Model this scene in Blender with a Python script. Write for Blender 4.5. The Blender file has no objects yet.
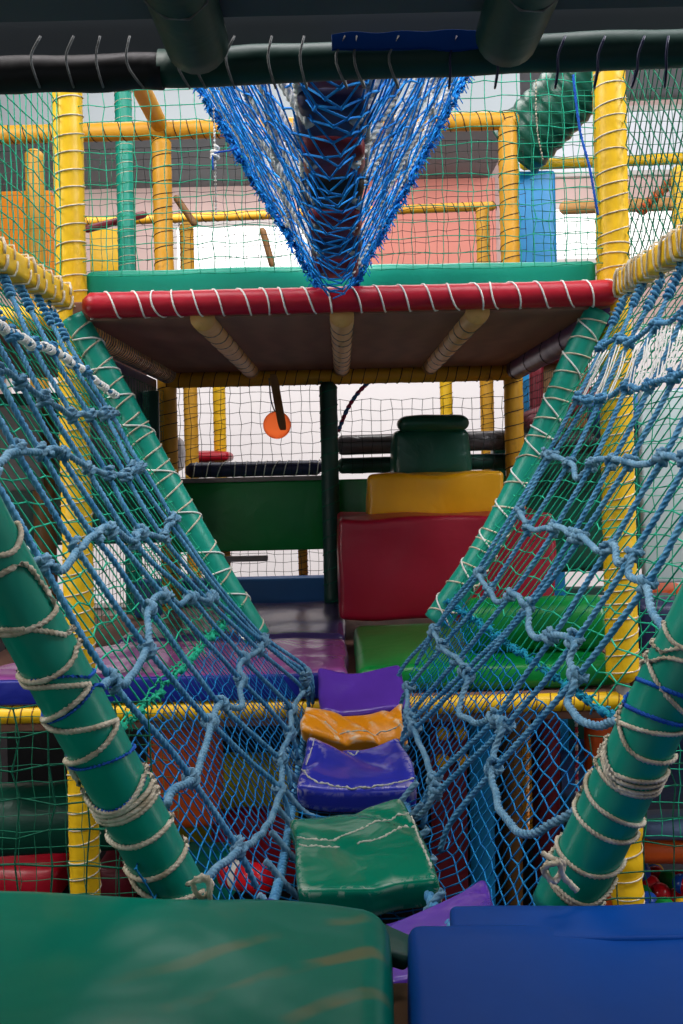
import bpy, math, random
from mathutils import Vector, noise
R_ = random.Random(7)
H0 = 1.65            # eye height above the hall floor
F = 960.0            # focal length in pixels of the 683x1024 frame
TH = 0.023           # camera roll
C0, S0 = math.cos(TH), math.sin(TH)
scn = bpy.context.scene
COL = scn.collection
V = Vector

def uv(u, v):
    du, dv = u - 341.5, v - 467.0
    return du * C0 - dv * S0, du * S0 + dv * C0
def P(u, v, Y):
    a, b = uv(u, v)
    return V((a / F * Y, Y, H0 - b / F * Y))
def W(x, Y, zc):
    return V((x, Y, H0 + zc))

# ------------------------------------------------------------------ materials
def lin(c):
    r = []
    for k in c:
        k /= 255.0
        r.append(k / 12.92 if k <= 0.04045 else ((k + 0.055) / 1.055) ** 2.4)
    return (*r, 1.0)
MATS = {}
def new_mat(name):
    m = bpy.data.materials.new(name); m.use_nodes = True
    nt = m.node_tree; nt.nodes.clear()
    out = nt.nodes.new('ShaderNodeOutputMaterial')
    b = nt.nodes.new('ShaderNodeBsdfPrincipled')
    nt.links.new(b.outputs[0], out.inputs[0])
    MATS[name] = m
    return m, nt, b
def tex_coord(nt):
    return nt.nodes.new('ShaderNodeTexCoord').outputs['Object']
def noise_node(nt, scale, detail=3, rough=0.55, dist=0.0):
    n = nt.nodes.new('ShaderNodeTexNoise')
    n.inputs['Scale'].default_value = scale; n.inputs['Detail'].default_value = detail
    n.inputs['Roughness'].default_value = rough; n.inputs['Distortion'].default_value = dist
    nt.links.new(tex_coord(nt), n.inputs['Vector'])
    return n.outputs['Fac']
def ramp(nt, fac, stops):
    r = nt.nodes.new('ShaderNodeValToRGB')
    e = r.color_ramp.elements
    e[0].position, e[0].color = stops[0][0], stops[0][1]
    e[1].position, e[1].color = stops[1][0], stops[1][1]
    for p, c in stops[2:]:
        x = e.new(p); x.color = c
    nt.links.new(fac, r.inputs[0])
    return r.outputs[0]
def mixc(nt, fac, a, b):
    m = nt.nodes.new('ShaderNodeMix'); m.data_type = 'RGBA'
    if isinstance(fac, float): m.inputs[0].default_value = fac
    else: nt.links.new(fac, m.inputs[0])
    for i, x in ((6, a), (7, b)):
        if isinstance(x, tuple): m.inputs[i].default_value = x
        else: nt.links.new(x, m.inputs[i])
    return m.outputs[2]
def bump(nt, b, fac, strength, dist=0.01):
    n = nt.nodes.new('ShaderNodeBump')
    n.inputs['Strength'].default_value = strength; n.inputs['Distance'].default_value = dist
    nt.links.new(fac, n.inputs['Height']); nt.links.new(n.outputs[0], b.inputs['Normal'])
def k3(c, f): return (c[0] * f, c[1] * f, c[2] * f, 1.0)

def vinyl(name, rgb, rough=0.35, bmp=0.25, scuff=None, wear=None, bscale=9.0, spec=0.5, amt=(0.6, 0.72), sscale=14.0, stretch=None):
    m, nt, b = new_mat(name)
    c = lin(rgb)
    col = mixc(nt, noise_node(nt, 6.0, 4), k3(c, 0.82), k3(c, 1.15))
    if scuff:
        f = noise_node(nt, sscale, 6, 0.65, 0.6)
        f2 = ramp(nt, f, [(amt[0], (0, 0, 0, 1)), (amt[1], (1, 1, 1, 1))])
        col = mixc(nt, f2, col, lin(scuff))
    if wear:
        gm = nt.nodes.new('ShaderNodeNewGeometry')
        e = ramp(nt, gm.outputs['Pointiness'], [(0.51, (0, 0, 0, 1)), (0.54, (1, 1, 1, 1))])
        f = ramp(nt, noise_node(nt, 32, 5, 0.7, 1.0), [(0.47, (0, 0, 0, 1)), (0.53, (1, 1, 1, 1))])
        mu = nt.nodes.new('ShaderNodeMath'); mu.operation = 'MULTIPLY'
        nt.links.new(e, mu.inputs[0]); nt.links.new(f, mu.inputs[1])
        col = mixc(nt, mu.outputs[0], col, lin(wear))
    nt.links.new(col, b.inputs['Base Color'])
    b.inputs['Roughness'].default_value = rough
    b.inputs['Specular IOR Level'].default_value = spec
    bump(nt, b, noise_node(nt, bscale, 3, 0.5, 0.8), bmp, 0.02)
    return m
def plain(name, rgb, rough=0.7, var=0.2, scale=20, bmp=0.0):
    m, nt, b = new_mat(name)
    c = lin(rgb)
    nt.links.new(mixc(nt, noise_node(nt, scale, 4), k3(c, 1 - var), k3(c, 1 + var)), b.inputs['Base Color'])
    b.inputs['Roughness'].default_value = rough
    b.inputs['Specular IOR Level'].default_value = 0.25
    if bmp: bump(nt, b, noise_node(nt, scale * 4, 3), bmp, 0.004)
    return m
def fibre(name, rgb, rgb2, rough=0.75):
    m, nt, b = new_mat(name)
    n = noise_node(nt, 40, 4, 0.6)
    f = ramp(nt, n, [(0.35, (0, 0, 0, 1)), (0.65, (1, 1, 1, 1))])
    nt.links.new(mixc(nt, f, lin(rgb), lin(rgb2)), b.inputs['Base Color'])
    b.inputs['Roughness'].default_value = rough
    b.inputs['Specular IOR Level'].default_value = 0.3
    bump(nt, b, noise_node(nt, 350, 2), 0.5, 0.002)
    return m
def wood(name, rgb, rgb2, scale=3.0):
    m, nt, b = new_mat(name)
    w = nt.nodes.new('ShaderNodeTexWave'); w.inputs['Scale'].default_value = scale
    w.inputs['Distortion'].default_value = 6; w.inputs['Detail'].default_value = 4
    nt.links.new(tex_coord(nt), w.inputs['Vector'])
    nt.links.new(mixc(nt, w.outputs['Fac'], lin(rgb), lin(rgb2)), b.inputs['Base Color'])
    b.inputs['Roughness'].default_value = 0.8
    return m
def glow(name, rgb, strength):
    m, nt, b = new_mat(name)
    c = lin(rgb)
    col = mixc(nt, noise_node(nt, 1.2, 2), k3(c, 0.93), k3(c, 1.05))
    b.inputs['Base Color'].default_value = (0.5, 0.5, 0.5, 1)
    nt.links.new(col, b.inputs['Emission Color'])
    b.inputs['Emission Strength'].default_value = strength
    b.inputs['Roughness'].default_value = 0.4
    return m
def stripes(name, rgb, rgb2, scale):
    m, nt, b = new_mat(name)
    w = nt.nodes.new('ShaderNodeTexWave'); w.wave_type = 'BANDS'; w.bands_direction = 'Z'
    w.inputs['Scale'].default_value = scale
    nt.links.new(tex_coord(nt), w.inputs['Vector'])
    f = ramp(nt, w.outputs['Fac'], [(0.45, (0, 0, 0, 1)), (0.55, (1, 1, 1, 1))])
    nt.links.new(mixc(nt, f, lin(rgb), lin(rgb2)), b.inputs['Base Color'])
    b.inputs['Roughness'].default_value = 0.6
    return m

M = {
 'teal': vinyl('teal_vinyl', (0, 142, 120), 0.3, 0.22, bscale=7),
 'teal_far': vinyl('teal_vinyl_dull', (4, 150, 128), 0.42, 0.2),
 'teal_toe': vinyl('sea_green_vinyl', (8, 168, 140), 0.4, 0.12),
 'yellow': vinyl('yellow_vinyl', (246, 196, 22), 0.42, 0.25, scuff=(190, 140, 40), amt=(0.66, 0.9)),
 'yellow_old': vinyl('ochre_vinyl', (206, 150, 28), 0.5, 0.25, scuff=(120, 86, 30), amt=(0.6, 0.8)),
 'amber': vinyl('amber_vinyl', (222, 138, 20), 0.5, 0.2),
 'brown_y': vinyl('brown_vinyl', (128, 88, 40), 0.55, 0.2),
 'orange_m': vinyl('orange_mat_vinyl', (240, 150, 22), 0.28, 0.2, spec=0.35, wear=(236, 220, 190)),
 'yellow_b': vinyl('golden_vinyl', (232, 165, 14), 0.33, 0.35, bscale=6),
 'red': vinyl('red_vinyl', (176, 10, 38), 0.38, 0.25),
 'crimson': vinyl('crimson_vinyl', (160, 18, 46), 0.34, 0.25, bscale=5),
 'maroon': vinyl('maroon_vinyl', (112, 18, 36), 0.45, 0.2),
 'green': vinyl('green_vinyl', (4, 132, 56), 0.32, 0.3, bscale=6),
 'green_d': vinyl('dark_green_vinyl', (8, 78, 62), 0.35, 0.35, bscale=8),
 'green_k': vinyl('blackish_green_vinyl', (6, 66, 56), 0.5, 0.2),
 'green_step': vinyl('worn_green_vinyl', (0, 118, 90), 0.2, 0.2, spec=0.3, wear=(190, 196, 180), bscale=8),
 'green_near': None,
 'purple': vinyl('purple_vinyl', (90, 52, 164), 0.2, 0.25, bscale=9, spec=0.5),
 'purple_w': vinyl('worn_purple_vinyl', (46, 54, 172), 0.2, 0.2, wear=(200, 190, 205), bscale=8),
 'violet': vinyl('violet_vinyl', (66, 52, 104), 0.27, 0.3, bscale=4),
 'violet_sheen': vinyl('violet_vinyl_pink_sheen', (136, 68, 134), 0.22, 0.5, bscale=4),  # violet vinyl with the pink reflected light mixed into its base colour
 'navy': vinyl('navy_vinyl', (18, 26, 72), 0.45, 0.2),
 'blue_mat': vinyl('cobalt_vinyl', (0, 62, 142), 0.45, 0.12, bscale=4, spec=0.12),
 'blue_face': vinyl('royal_blue_vinyl', (14, 30, 132), 0.4, 0.2),
 'blue_col': vinyl('sky_blue_vinyl', (20, 140, 205), 0.4, 0.15),
 'blue_pad': vinyl('denim_blue_vinyl', (30, 96, 160), 0.5, 0.2),
 'black': vinyl('black_vinyl', (12, 12, 14), 0.55, 0.3),
 'greyblk': vinyl('charcoal_vinyl', (92, 88, 92), 0.3, 0.4, bscale=14),
 'tan': vinyl('tan_vinyl', (214, 160, 92), 0.5, 0.25, scuff=(120, 92, 60), amt=(0.6, 0.75)),
 'purple_tube': vinyl('purple_tube_vinyl', (84, 52, 100), 0.4, 0.2),
 'olive': vinyl('olive_vinyl', (226, 212, 20), 0.5, 0.1),
 'orange': vinyl('orange_vinyl', (232, 96, 30), 0.45, 0.15),
 'greyblue': vinyl('grey_blue_vinyl', (90, 112, 150), 0.5, 0.1),
 'palegrey': vinyl('pale_grey_panel', (188, 204, 206), 0.45, 0.05),
 'rope': fibre('blue_rope_fibre', (56, 124, 170), (98, 158, 194)),
 'rope_k': fibre('blue_cross_rope_fibre', (80, 130, 162), (120, 160, 184)),
 'cord': fibre('white_cord_fibre', (176, 162, 136), (226, 216, 196)),
 'cordw': fibre('bright_white_cord_fibre', (220, 220, 216), (240, 238, 232)),
 'bluecord': fibre('blue_cord_fibre', (14, 70, 168), (30, 104, 204)),
 'greycord': fibre('grey_cord_fibre', (90, 92, 94), (140, 142, 142)),
 'netg': fibre('green_net_twine', (4, 150, 116), (40, 190, 150)),
 'netgd': fibre('dark_green_net_twine', (8, 92, 70), (20, 120, 90)),
 'netk': fibre('black_net_twine', (22, 30, 30), (44, 54, 52)),
 'netb': fibre('blue_net_twine', (0, 100, 168), (16, 136, 196)),
 'netc': fibre('turquoise_net_twine', (4, 110, 150), (20, 160, 190)),
 'netB': fibre('bright_blue_net_twine', (0, 112, 212), (20, 156, 245)),
 'grope': fibre('grey_white_rope_fibre', (150, 156, 160), (224, 226, 226)),
 'ply': wood('brown_plywood', (124, 86, 72), (138, 96, 80)),
 'plyd': wood('bare_timber', (128, 94, 62), (150, 112, 76)),
 'greyply': plain('grey_deck_board', (92, 100, 106), 0.6, 0.08, 4),
 'floor': plain('dark_hall_carpet', (34, 32, 36), 0.9, 0.3, 60),
 'wallp': plain('pale_pink_plaster', (224, 196, 190), 0.8, 0.05, 3),
 'salmon': plain('salmon_plaster', (224, 146, 132), 0.8, 0.06, 3),
 'orangew': plain('orange_plaster', (232, 138, 24), 0.7, 0.08, 4),
 'ceil': plain('grey_ceiling_paint', (126, 130, 134), 0.9, 0.05, 2),
 'ceild': plain('dark_grey_ceiling_paint', (136, 144, 148), 0.9, 0.05, 2),
 'steel': plain('grey_steel', (130, 126, 124), 0.45, 0.08, 30),
 'win': glow('frosted_daylight_glass', (238, 226, 226), 0.56),
 'winb': glow('clear_daylight_glass', (255, 252, 250), 1.25),
 'winl': glow('lilac_daylight_glass', (226, 232, 246), 0.62),
 'frame': plain('white_window_frame', (225, 220, 216), 0.6, 0.04, 8),
 'crackw': plain('torn_vinyl_backing', (196, 196, 182), 0.9, 0.2, 60),
 'redball': vinyl('red_ball_plastic', (206, 20, 34), 0.25, 0.0),
 'ball_g': vinyl('green_ball_plastic', (20, 140, 60), 0.25, 0.0),
 'ball_y': vinyl('yellow_ball_plastic', (238, 180, 30), 0.25, 0.0),
 'ball_b': vinyl('blue_ball_plastic', (24, 80, 180), 0.25, 0.0),
 'candy': stripes('orange_white_braid', (230, 140, 50), (236, 226, 214), 9),
 'candy2': stripes('red_white_braid', (196, 40, 60), (236, 226, 226), 9),
 'stripe_rope': stripes('red_blue_braid', (150, 26, 70), (40, 90, 150), 5),
}
def make_green_near():
    m, nt, b = new_mat('green_platform_vinyl')
    c = lin((0, 112, 92))
    col = mixc(nt, noise_node(nt, 5, 3), k3(c, 0.85), k3(c, 1.12))
    mp = nt.nodes.new('ShaderNodeMapping'); mp.inputs['Rotation'].default_value = (0, 0, 4.155)
    nt.links.new(tex_coord(nt), mp.inputs['Vector'])
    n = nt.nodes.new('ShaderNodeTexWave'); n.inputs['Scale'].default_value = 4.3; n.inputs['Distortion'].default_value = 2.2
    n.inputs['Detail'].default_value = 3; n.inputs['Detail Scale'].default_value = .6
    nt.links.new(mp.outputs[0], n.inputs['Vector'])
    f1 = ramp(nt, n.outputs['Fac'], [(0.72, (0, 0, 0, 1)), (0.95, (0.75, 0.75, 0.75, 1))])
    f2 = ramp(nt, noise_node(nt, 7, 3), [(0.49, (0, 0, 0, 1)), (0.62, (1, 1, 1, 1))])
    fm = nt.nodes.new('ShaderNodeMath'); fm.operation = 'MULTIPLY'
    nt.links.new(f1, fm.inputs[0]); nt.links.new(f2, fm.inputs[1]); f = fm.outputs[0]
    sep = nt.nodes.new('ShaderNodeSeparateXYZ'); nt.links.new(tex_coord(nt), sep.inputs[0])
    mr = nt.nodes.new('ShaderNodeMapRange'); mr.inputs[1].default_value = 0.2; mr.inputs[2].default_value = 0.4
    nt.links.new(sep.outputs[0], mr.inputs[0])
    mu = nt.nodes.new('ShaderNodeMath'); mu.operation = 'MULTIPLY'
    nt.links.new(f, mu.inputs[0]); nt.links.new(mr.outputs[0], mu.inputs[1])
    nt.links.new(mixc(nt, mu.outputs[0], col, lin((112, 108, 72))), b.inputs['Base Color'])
    b.inputs['Roughness'].default_value = 0.3; b.inputs['Specular IOR Level'].default_value = 0.22
    bump(nt, b, noise_node(nt, 5, 2, 0.5, 0.6), 0.25, 0.03)
    return m
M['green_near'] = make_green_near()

# ------------------------------------------------------------------ mesh helpers
WORLD = {}
def tag(o, label=None, cat=None, group=None, kind=None):
    if label: o['label'] = label
    if cat: o['category'] = cat
    if group: o['group'] = group
    if kind: o['kind'] = kind
    return o
def thing(name, label, cat, loc, group=None):
    o = bpy.data.objects.new(name, None); COL.objects.link(o)
    o.location = loc; o.empty_display_size = 0.05
    WORLD[o.name] = V(loc)
    return tag(o, label, cat, group)

class MB:
    def __init__(s): s.v = []; s.f = []
    def tube(s, pts, r, n=8, caps=True, lobes=0, pitch=0.05, closed=False):
        """a tube along pts; r a number or a list; lobes>0 makes a twisted rope"""
        pts = [V(p) for p in pts]
        if len(pts) < 2: return s
        m = len(pts); b = len(s.v)
        t0 = (pts[1] - pts[0]).normalized()
        nx = t0.orthogonal().normalized()
        tw = 0.0
        for i, p in enumerate(pts):
            t = (pts[min(i + 1, m - 1)] - pts[max(i - 1, 0)])
            if t.length < 1e-9: t = t0.copy()
            t.normalize()
            nx = nx - t * nx.dot(t)
            if nx.length < 1e-6: nx = t.orthogonal()
            nx.normalize(); ny = t.cross(nx); t0 = t
            if i and lobes: tw += 2 * math.pi * (p - pts[i - 1]).length / pitch
            rr = r[i] if isinstance(r, (list, tuple)) else r
            for k in range(n):
                a = 2 * math.pi * k / n
                q = rr
                if lobes: q = rr * (0.66 + 0.42 * abs(math.cos(lobes * 0.5 * a)))
                s.v.append(p + nx * (q * math.cos(a + tw)) + ny * (q * math.sin(a + tw)))
        for i in range(m - 1):
            for k in range(n):
                k2 = (k + 1) % n
                s.f.append((b + i * n + k, b + i * n + k2, b + (i + 1) * n + k2, b + (i + 1) * n + k))
        if caps:
            s.f.append(tuple(b + k for k in reversed(range(n))))
            s.f.append(tuple(b + (m - 1) * n + k for k in range(n)))
        return s
    def octa(s, p, r):
        b = len(s.v)
        for d in ((r, 0, 0), (-r, 0, 0), (0, r, 0), (0, -r, 0), (0, 0, r), (0, 0, -r)): s.v.append(p + V(d))
        for a in ((0, 2, 4), (2, 1, 4), (1, 3, 4), (3, 0, 4), (2, 0, 5), (1, 2, 5), (3, 1, 5), (0, 3, 5)):
            s.f.append(tuple(b + i for i in a))
    def rbox(s, hx, hy, hz, r, nx=6, ny=6, nz=3, fn=None, ns=4):
        """rounded box; fn maps a local point to its final place"""
        def axis(h, n):
            a = [-h + r * (1 - math.cos(math.pi / 2 * i / ns)) for i in range(ns)]
            mid = [-h + r + (2 * h - 2 * r) * i / n for i in range(n + 1)]
            return a + mid + [-x for x in reversed(a)]
        ax, ay, az = axis(hx, nx), axis(hy, ny), axis(hz, nz)
        idx = {}
        def vert(i, j, k):
            key = (i, j, k)
            if key in idx: return idx[key]
            p = V((ax[i], ay[j], az[k]))
            c = V((max(-hx + r, min(hx - r, p.x)), max(-hy + r, min(hy - r, p.y)), max(-hz + r, min(hz - r, p.z))))
            d = p - c
            if d.length > 1e-9: p = c + d.normalized() * r
            q = fn(p) if fn else p
            idx[key] = len(s.v); s.v.append(V(q)); return idx[key]
        I, J, K = len(ax) - 1, len(ay) - 1, len(az) - 1
        for i in range(I):
            for j in range(J):
                s.f.append((vert(i, j, K), vert(i + 1, j, K), vert(i + 1, j + 1, K), vert(i, j + 1, K)))
                s.f.append((vert(i, j + 1, 0), vert(i + 1, j + 1, 0), vert(i + 1, j, 0), vert(i, j, 0)))
        for i in range(I):
            for k in range(K):
                s.f.append((vert(i, 0, k), vert(i + 1, 0, k), vert(i + 1, 0, k + 1), vert(i, 0, k + 1)))
                s.f.append((vert(i, J, k + 1), vert(i + 1, J, k + 1), vert(i + 1, J, k), vert(i, J, k)))
        for j in range(J):
            for k in range(K):
                s.f.append((vert(0, j, k + 1), vert(0, j + 1, k + 1), vert(0, j + 1, k), vert(0, j, k)))
                s.f.append((vert(I, j, k), vert(I, j + 1, k), vert(I, j + 1, k + 1), vert(I, j, k + 1)))
        return s
    def sphere(s, c, r, n=16, m=10):
        b = len(s.v)
        for i in range(m + 1):
            t = math.pi * i / m
            for k in range(n):
                a = 2 * math.pi * k / n
                s.v.append(c + V((r * math.sin(t) * math.cos(a), r * math.sin(t) * math.sin(a), r * math.cos(t))))
        for i in range(m):
            for k in range(n):
                k2 = (k + 1) % n
                s.f.append((b + i * n + k, b + (i + 1) * n + k, b + (i + 1) * n + k2, b + i * n + k2))
        return s
    def box(s, lo, hi, r=0.004):
        lo, hi = V(lo), V(hi); c = (lo + hi) / 2; h = (hi - lo) / 2
        r = min(r, min(h) * 0.95)
        return s.rbox(h.x, h.y, h.z, r, 1, 1, 1, lambda p: p + c, 2)
    def build(s, name, mat, parent=None, smooth=True, label=None, cat=None, group=None, kind=None):
        me = bpy.data.meshes.new(name)
        if parent is not None: off = WORLD[parent.name]
        else:
            xs = [p.x for p in s.v]; ys = [p.y for p in s.v]; zs = [p.z for p in s.v]
            off = V(((min(xs) + max(xs)) / 2, (min(ys) + max(ys)) / 2, min(zs)))
        me.from_pydata([p - off for p in s.v], [], s.f)
        me.update()
        if smooth: me.polygons.foreach_set('use_smooth', [True] * len(me.polygons))
        me.materials.append(M[mat] if isinstance(mat, str) else mat)
        o = bpy.data.objects.new(name, me); COL.objects.link(o)
        if parent is not None:
            o.parent = parent
            WORLD[o.name] = off
        else:
            o.location = off; WORLD[o.name] = off
        return tag(o, label, cat, group, kind)

def catmull(pts, step):
    pts = [V(p) for p in pts]
    if len(pts) == 2:
        n = max(2, int((pts[1] - pts[0]).length / step))
        return [pts[0].lerp(pts[1], i / n) for i in range(n + 1)]
    ex = [pts[0] * 2 - pts[1]] + pts + [pts[-1] * 2 - pts[-2]]
    out = []
    for i in range(1, len(ex) - 2):
        p0, p1, p2, p3 = ex[i - 1:i + 3]
        n = max(1, int((p2 - p1).length / step))
        for k in range(n):
            t = k / n
            out.append(0.5 * (2 * p1 + (p2 - p0) * t + (2 * p0 - 5 * p1 + 4 * p2 - p3) * t * t + (3 * p1 - p0 - 3 * p2 + p3) * t ** 3))
    out.append(pts[-1])
    return out
def frame_of(A, B):
    """axis, a 'towards the viewer' normal and a 'rightwards' normal of a tube from A to B"""
    t = (B - A).normalized()
    mid = (A + B) / 2
    d = (V((0, 0, H0)) - mid); d = d - t * d.dot(t)
    if d.length < 1e-3: d = t.orthogonal()
    d.normalize()
    r = d.cross(t) if (d.cross(t)).x >= 0 else t.cross(d)
    return t, d, r.normalized()
def helix(A, B, R, pitch, r, seed=0, jit=0.15, phase=None, step=14):
    rr = random.Random(seed)
    t, d, s = frame_of(A, B)
    L = (B - A).length
    pts = []; x = pitch * 0.3; a = rr.uniform(0, 6.28) if phase is None else phase
    while x < L - pitch * 0.2:
        pj = pitch * (1 + rr.uniform(-jit, jit)); dx = rr.uniform(-jit, jit) * pitch * 0.6
        for k in range(step):
            a2 = a + 2 * math.pi * k / step
            xx = min(L, max(0, x + pj * k / step + dx * math.sin(2 * math.pi * k / step)))
            pts.append(A + t * xx + (d * math.cos(a2) + s * math.sin(a2)) * (R + r * 0.6))
        x += pj
    return pts
def pad_tube(name, label, cat, A, B, R, mat, lash=None, group=None, nseg=None, wob=0.0, flat=1.0, part='foam_sleeve', ends=True):
    """a foam-padded pole from A to B; lash = (pitch, cord radius, material[, seed])"""
    A, B = V(A), V(B)
    root = thing(name, label, cat, A, group) if lash else None
    L = (B - A).length
    n = nseg or max(6, int(L / 0.02))
    pts, rad = [], []
    sd = R_.uniform(0, 50)
    for i in range(n + 1):
        x = i / n
        pts.append(A.lerp(B, x))
        q = R * (1 + 0.035 * noise.noise(V((x * L * 14, sd, 0))))
        if lash: q *= 0.985 + 0.03 * abs(math.sin(math.pi * x * L / lash[0]))
        if ends:
            e = min(x, 1 - x) * L
            if e < R * 0.35: q *= math.sqrt(max(0.3, 1 - (1 - e / (R * 0.35)) ** 2 * 0.7))
        rad.append(q)
    mb = MB().tube(pts, rad, 18)
    if not lash:
        return mb.build(name, mat, label=label, cat=cat, group=group)
    mb.build(part, mat, root)
    MB().tube(helix(A, B, R, lash[0], lash[1], lash[3] if len(lash) > 3 else 1, lash[4] if len(lash) > 4 else 0.15), lash[1], 6).build('lashing_cord', lash[2], root)
    return root
def grid_net(mb, fn, S, T, cell, r, jit=0.1, diamond=False, clip=None, knots=True, sub=1, seed=3):
    """fn(s,t)->point in a patch S x T metres; square or diamond mesh"""
    rr = random.Random(seed)
    if not diamond:
        ns, nt = max(2, round(S / cell)), max(2, round(T / cell))
        G = {}
        for i in range(ns + 1):
            for j in range(nt + 1):
                s = S * i / ns + rr.uniform(-jit, jit) * cell; t = T * j / nt + rr.uniform(-jit, jit) * cell
                s = min(S, max(0, s)); t = min(T, max(0, t))
                if clip is None or clip(s, t): G[i, j] = fn(s, t)
        def runs(seq):
            cur = []
            for k in seq:
                if k in G: cur.append(G[k])
                else:
                    if len(cur) > 1: mb.tube(cur, r, 4, False)
                    cur = []
            if len(cur) > 1: mb.tube(cur, r, 4, False)
        for i in range(ns + 1): runs([(i, j) for j in range(nt + 1)])
        for j in range(nt + 1): runs([(i, j) for i in range(ns + 1)])
    else:
        h = cell / math.sqrt(2)
        ns, nt = max(2, round(S / h)), max(2, round(T / h))
        G = {}
        for i in range(ns + 1):
            for j in range(nt + 1):
                if (i + j) % 2: continue
                s = S * i / ns + rr.uniform(-jit, jit) * cell; t = T * j / nt + rr.uniform(-jit, jit) * cell
                s = min(S, max(0, s)); t = min(T, max(0, t))
                if clip is None or clip(s, t): G[i, j] = fn(s, t)
        done = set()
        for (dx, dy) in ((1, 1), (1, -1)):
            for key in G:
                if (key[0] - dx, key[1] - dy) in G: continue
                cur = []; k = key
                while k in G: cur.append(G[k]); k = (k[0] + dx, k[1] + dy)
                if len(cur) > 1: mb.tube(cur, r, 4, False)
    if knots:
        for p in G.values(): mb.octa(p, r * 2.0)
    return mb
def flat_net(name, label, A, ex, ey, S, T, cell, r, mat, diamond=False, clip=None, jit=0.1, sag=0.0, group='green safety nets', seed=3, knots=True):
    A, ex, ey = V(A), V(ex).normalized(), V(ey).normalized()
    nn = ex.cross(ey)
    def fn(s, t):
        w = noise.noise(V((s * 2.2, t * 2.2, seed))) * 0.02 + sag * math.sin(math.pi * s / S) * math.sin(math.pi * t / T)
        return A + ex * s + ey * t + nn * w
    return grid_net(MB(), fn, S, T, cell, r, jit, diamond, clip, knots, seed=seed).build(name, mat, label=label, cat='net', group=group)
def cushion(corners, th, r=0.02, n=(12, 10, 3), puff=0.0, crumple=0.0, sag=0.0, cs=6.0, seed=0, lift=None):
    """a rounded mat whose TOP face has corners (back-left, back-right, front-right, front-left)"""
    bl, br, fr, fl = [V(c) for c in corners]
    nrm = ((br - bl).cross(fl - bl)); nrm.normalize()
    if nrm.z < 0: nrm = -nrm
    hx = ((br - bl).length + (fr - fl).length) / 4; hy = ((fl - bl).length + (fr - br).length) / 4
    hz = th / 2
    def fn(p):
        s = (p.x / hx + 1) / 2; t = (p.y / hy + 1) / 2      # t: 0 front, 1 back
        q = fl.lerp(fr, s).lerp(bl.lerp(br, s), t)
        e = max(0.0, 1 - (2 * s - 1) ** 4) * max(0.0, 1 - (2 * t - 1) ** 4)
        z = p.z - hz + (puff * e * (1 if p.z > 0 else -0.3))
        z -= sag * (1 - (2 * s - 1) ** 2)
        if lift: z += lift(s, t)
        q = q + nrm * z
        if crumple:
            k = V((q.x * cs, q.y * cs, q.z * cs + seed * 7.3))
            q = q + V((noise.noise(k), noise.noise(k + V((31, 0, 0))), noise.noise(k + V((0, 57, 0))))) * crumple
            k2 = k * 2.7
            w = noise.noise(V((k.x * .5, k.y * .5, seed * 2.1)))
            fold = 1 - min(1.0, abs(math.sin(2.2 * (k.x * .55 + k.y * .9) + 5 * w)) * 1.6)
            q = q - nrm * fold * crumple * 0.45
        return q
    mb = MB(); mb.rbox(hx, hy, hz, min(r, hz * 0.95, hx * .95, hy * .95), n[0], n[1], n[2], fn, 4)
    mb.at = lambda s, t: fn(V(((2 * s - 1) * hx, (2 * t - 1) * hy, hz))) + nrm * .0004
    return mb
def block(lo, hi, r=0.03, crumple=0.006, n=(10, 6, 8), puff=0.015, seed=0, cs=7.0):
    lo, hi = V(lo), V(hi); c = (lo + hi) / 2; h = (hi - lo) / 2
    def fn(p):
        a, b, d = p.x / h.x, p.y / h.y, p.z / h.z
        q = p + V((puff * a * (1 - b * b) * (1 - d * d), puff * b * (1 - a * a) * (1 - d * d), puff * d * (1 - a * a) * (1 - b * b)))
        q = q + c
        k = q * cs + V((seed * 3.1, 0, 0))
        return q + V((noise.noise(k), noise.noise(k + V((31, 0, 0))), noise.noise(k + V((0, 57, 0))))) * crumple
    return MB().rbox(h.x, h.y, h.z, min(r, min(h) * .95), n[0], n[1], n[2], fn, 4)

# ------------------------------------------------------------------ the sloping sides of the bridge
NEAR, FAR = 1.29, 2.74
def halfw(side, Y, zc):
    a = (0.52 + 0.486 * zc) if side < 0 else (0.612 + 0.555 * zc)
    b = 0.509 + 0.603 * zc
    k = (Y - NEAR) / (FAR - NEAR)
    return a + (b - a) * k
def on_side(side, u, v, push=0.0):
    a, b = uv(u, v)
    lo, hi = 0.9, 2.71
    def g(Y): return abs(a) / F * Y - halfw(side, Y, -b / F * Y)
    if g(hi) < 0: Y = hi
    else:
        for _ in range(40):
            m = (lo + hi) / 2
            if g(m) > 0: hi = m
            else: lo = m
        Y = (lo + hi) / 2
    Y -= push
    return V((a / F * Y, Y, H0 - b / F * Y))

L_ROPES = [
 [(-26, 446), (0, 490), (38, 557), (109, 678), (190, 777), (239, 850)],
 [(-20, 388), (0, 422), (16, 450), (77, 549), (145, 646), (213, 725), (279, 789)],
 [(-25, 330), (2, 385), (39, 451), (94, 536), (149, 609), (220, 703), (280, 760)],
 [(-12, 325), (19, 382), (58, 448), (107, 526), (164, 595), (243, 682), (289, 733)],
 [(-14, 296), (13, 340), (43, 397), (84, 465), (129, 537), (189, 596), (244, 659), (291, 709)],
 [(0, 268), (33, 345), (71, 414), (107, 474), (141, 532), (207, 600), (259, 650), (303, 690)],
 [(17, 281), (51, 350), (90, 415), (126, 476), (162, 536), (213, 597), (262, 642), (306, 680)],
 [(36, 295), (77, 372), (105, 414), (132, 468), (168, 522), (214, 586), (262, 640), (307, 674)],
 [(51, 311), (82, 367), (114, 419), (141, 466), (173, 518), (214, 580), (258, 632), (307, 668)],
]
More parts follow.
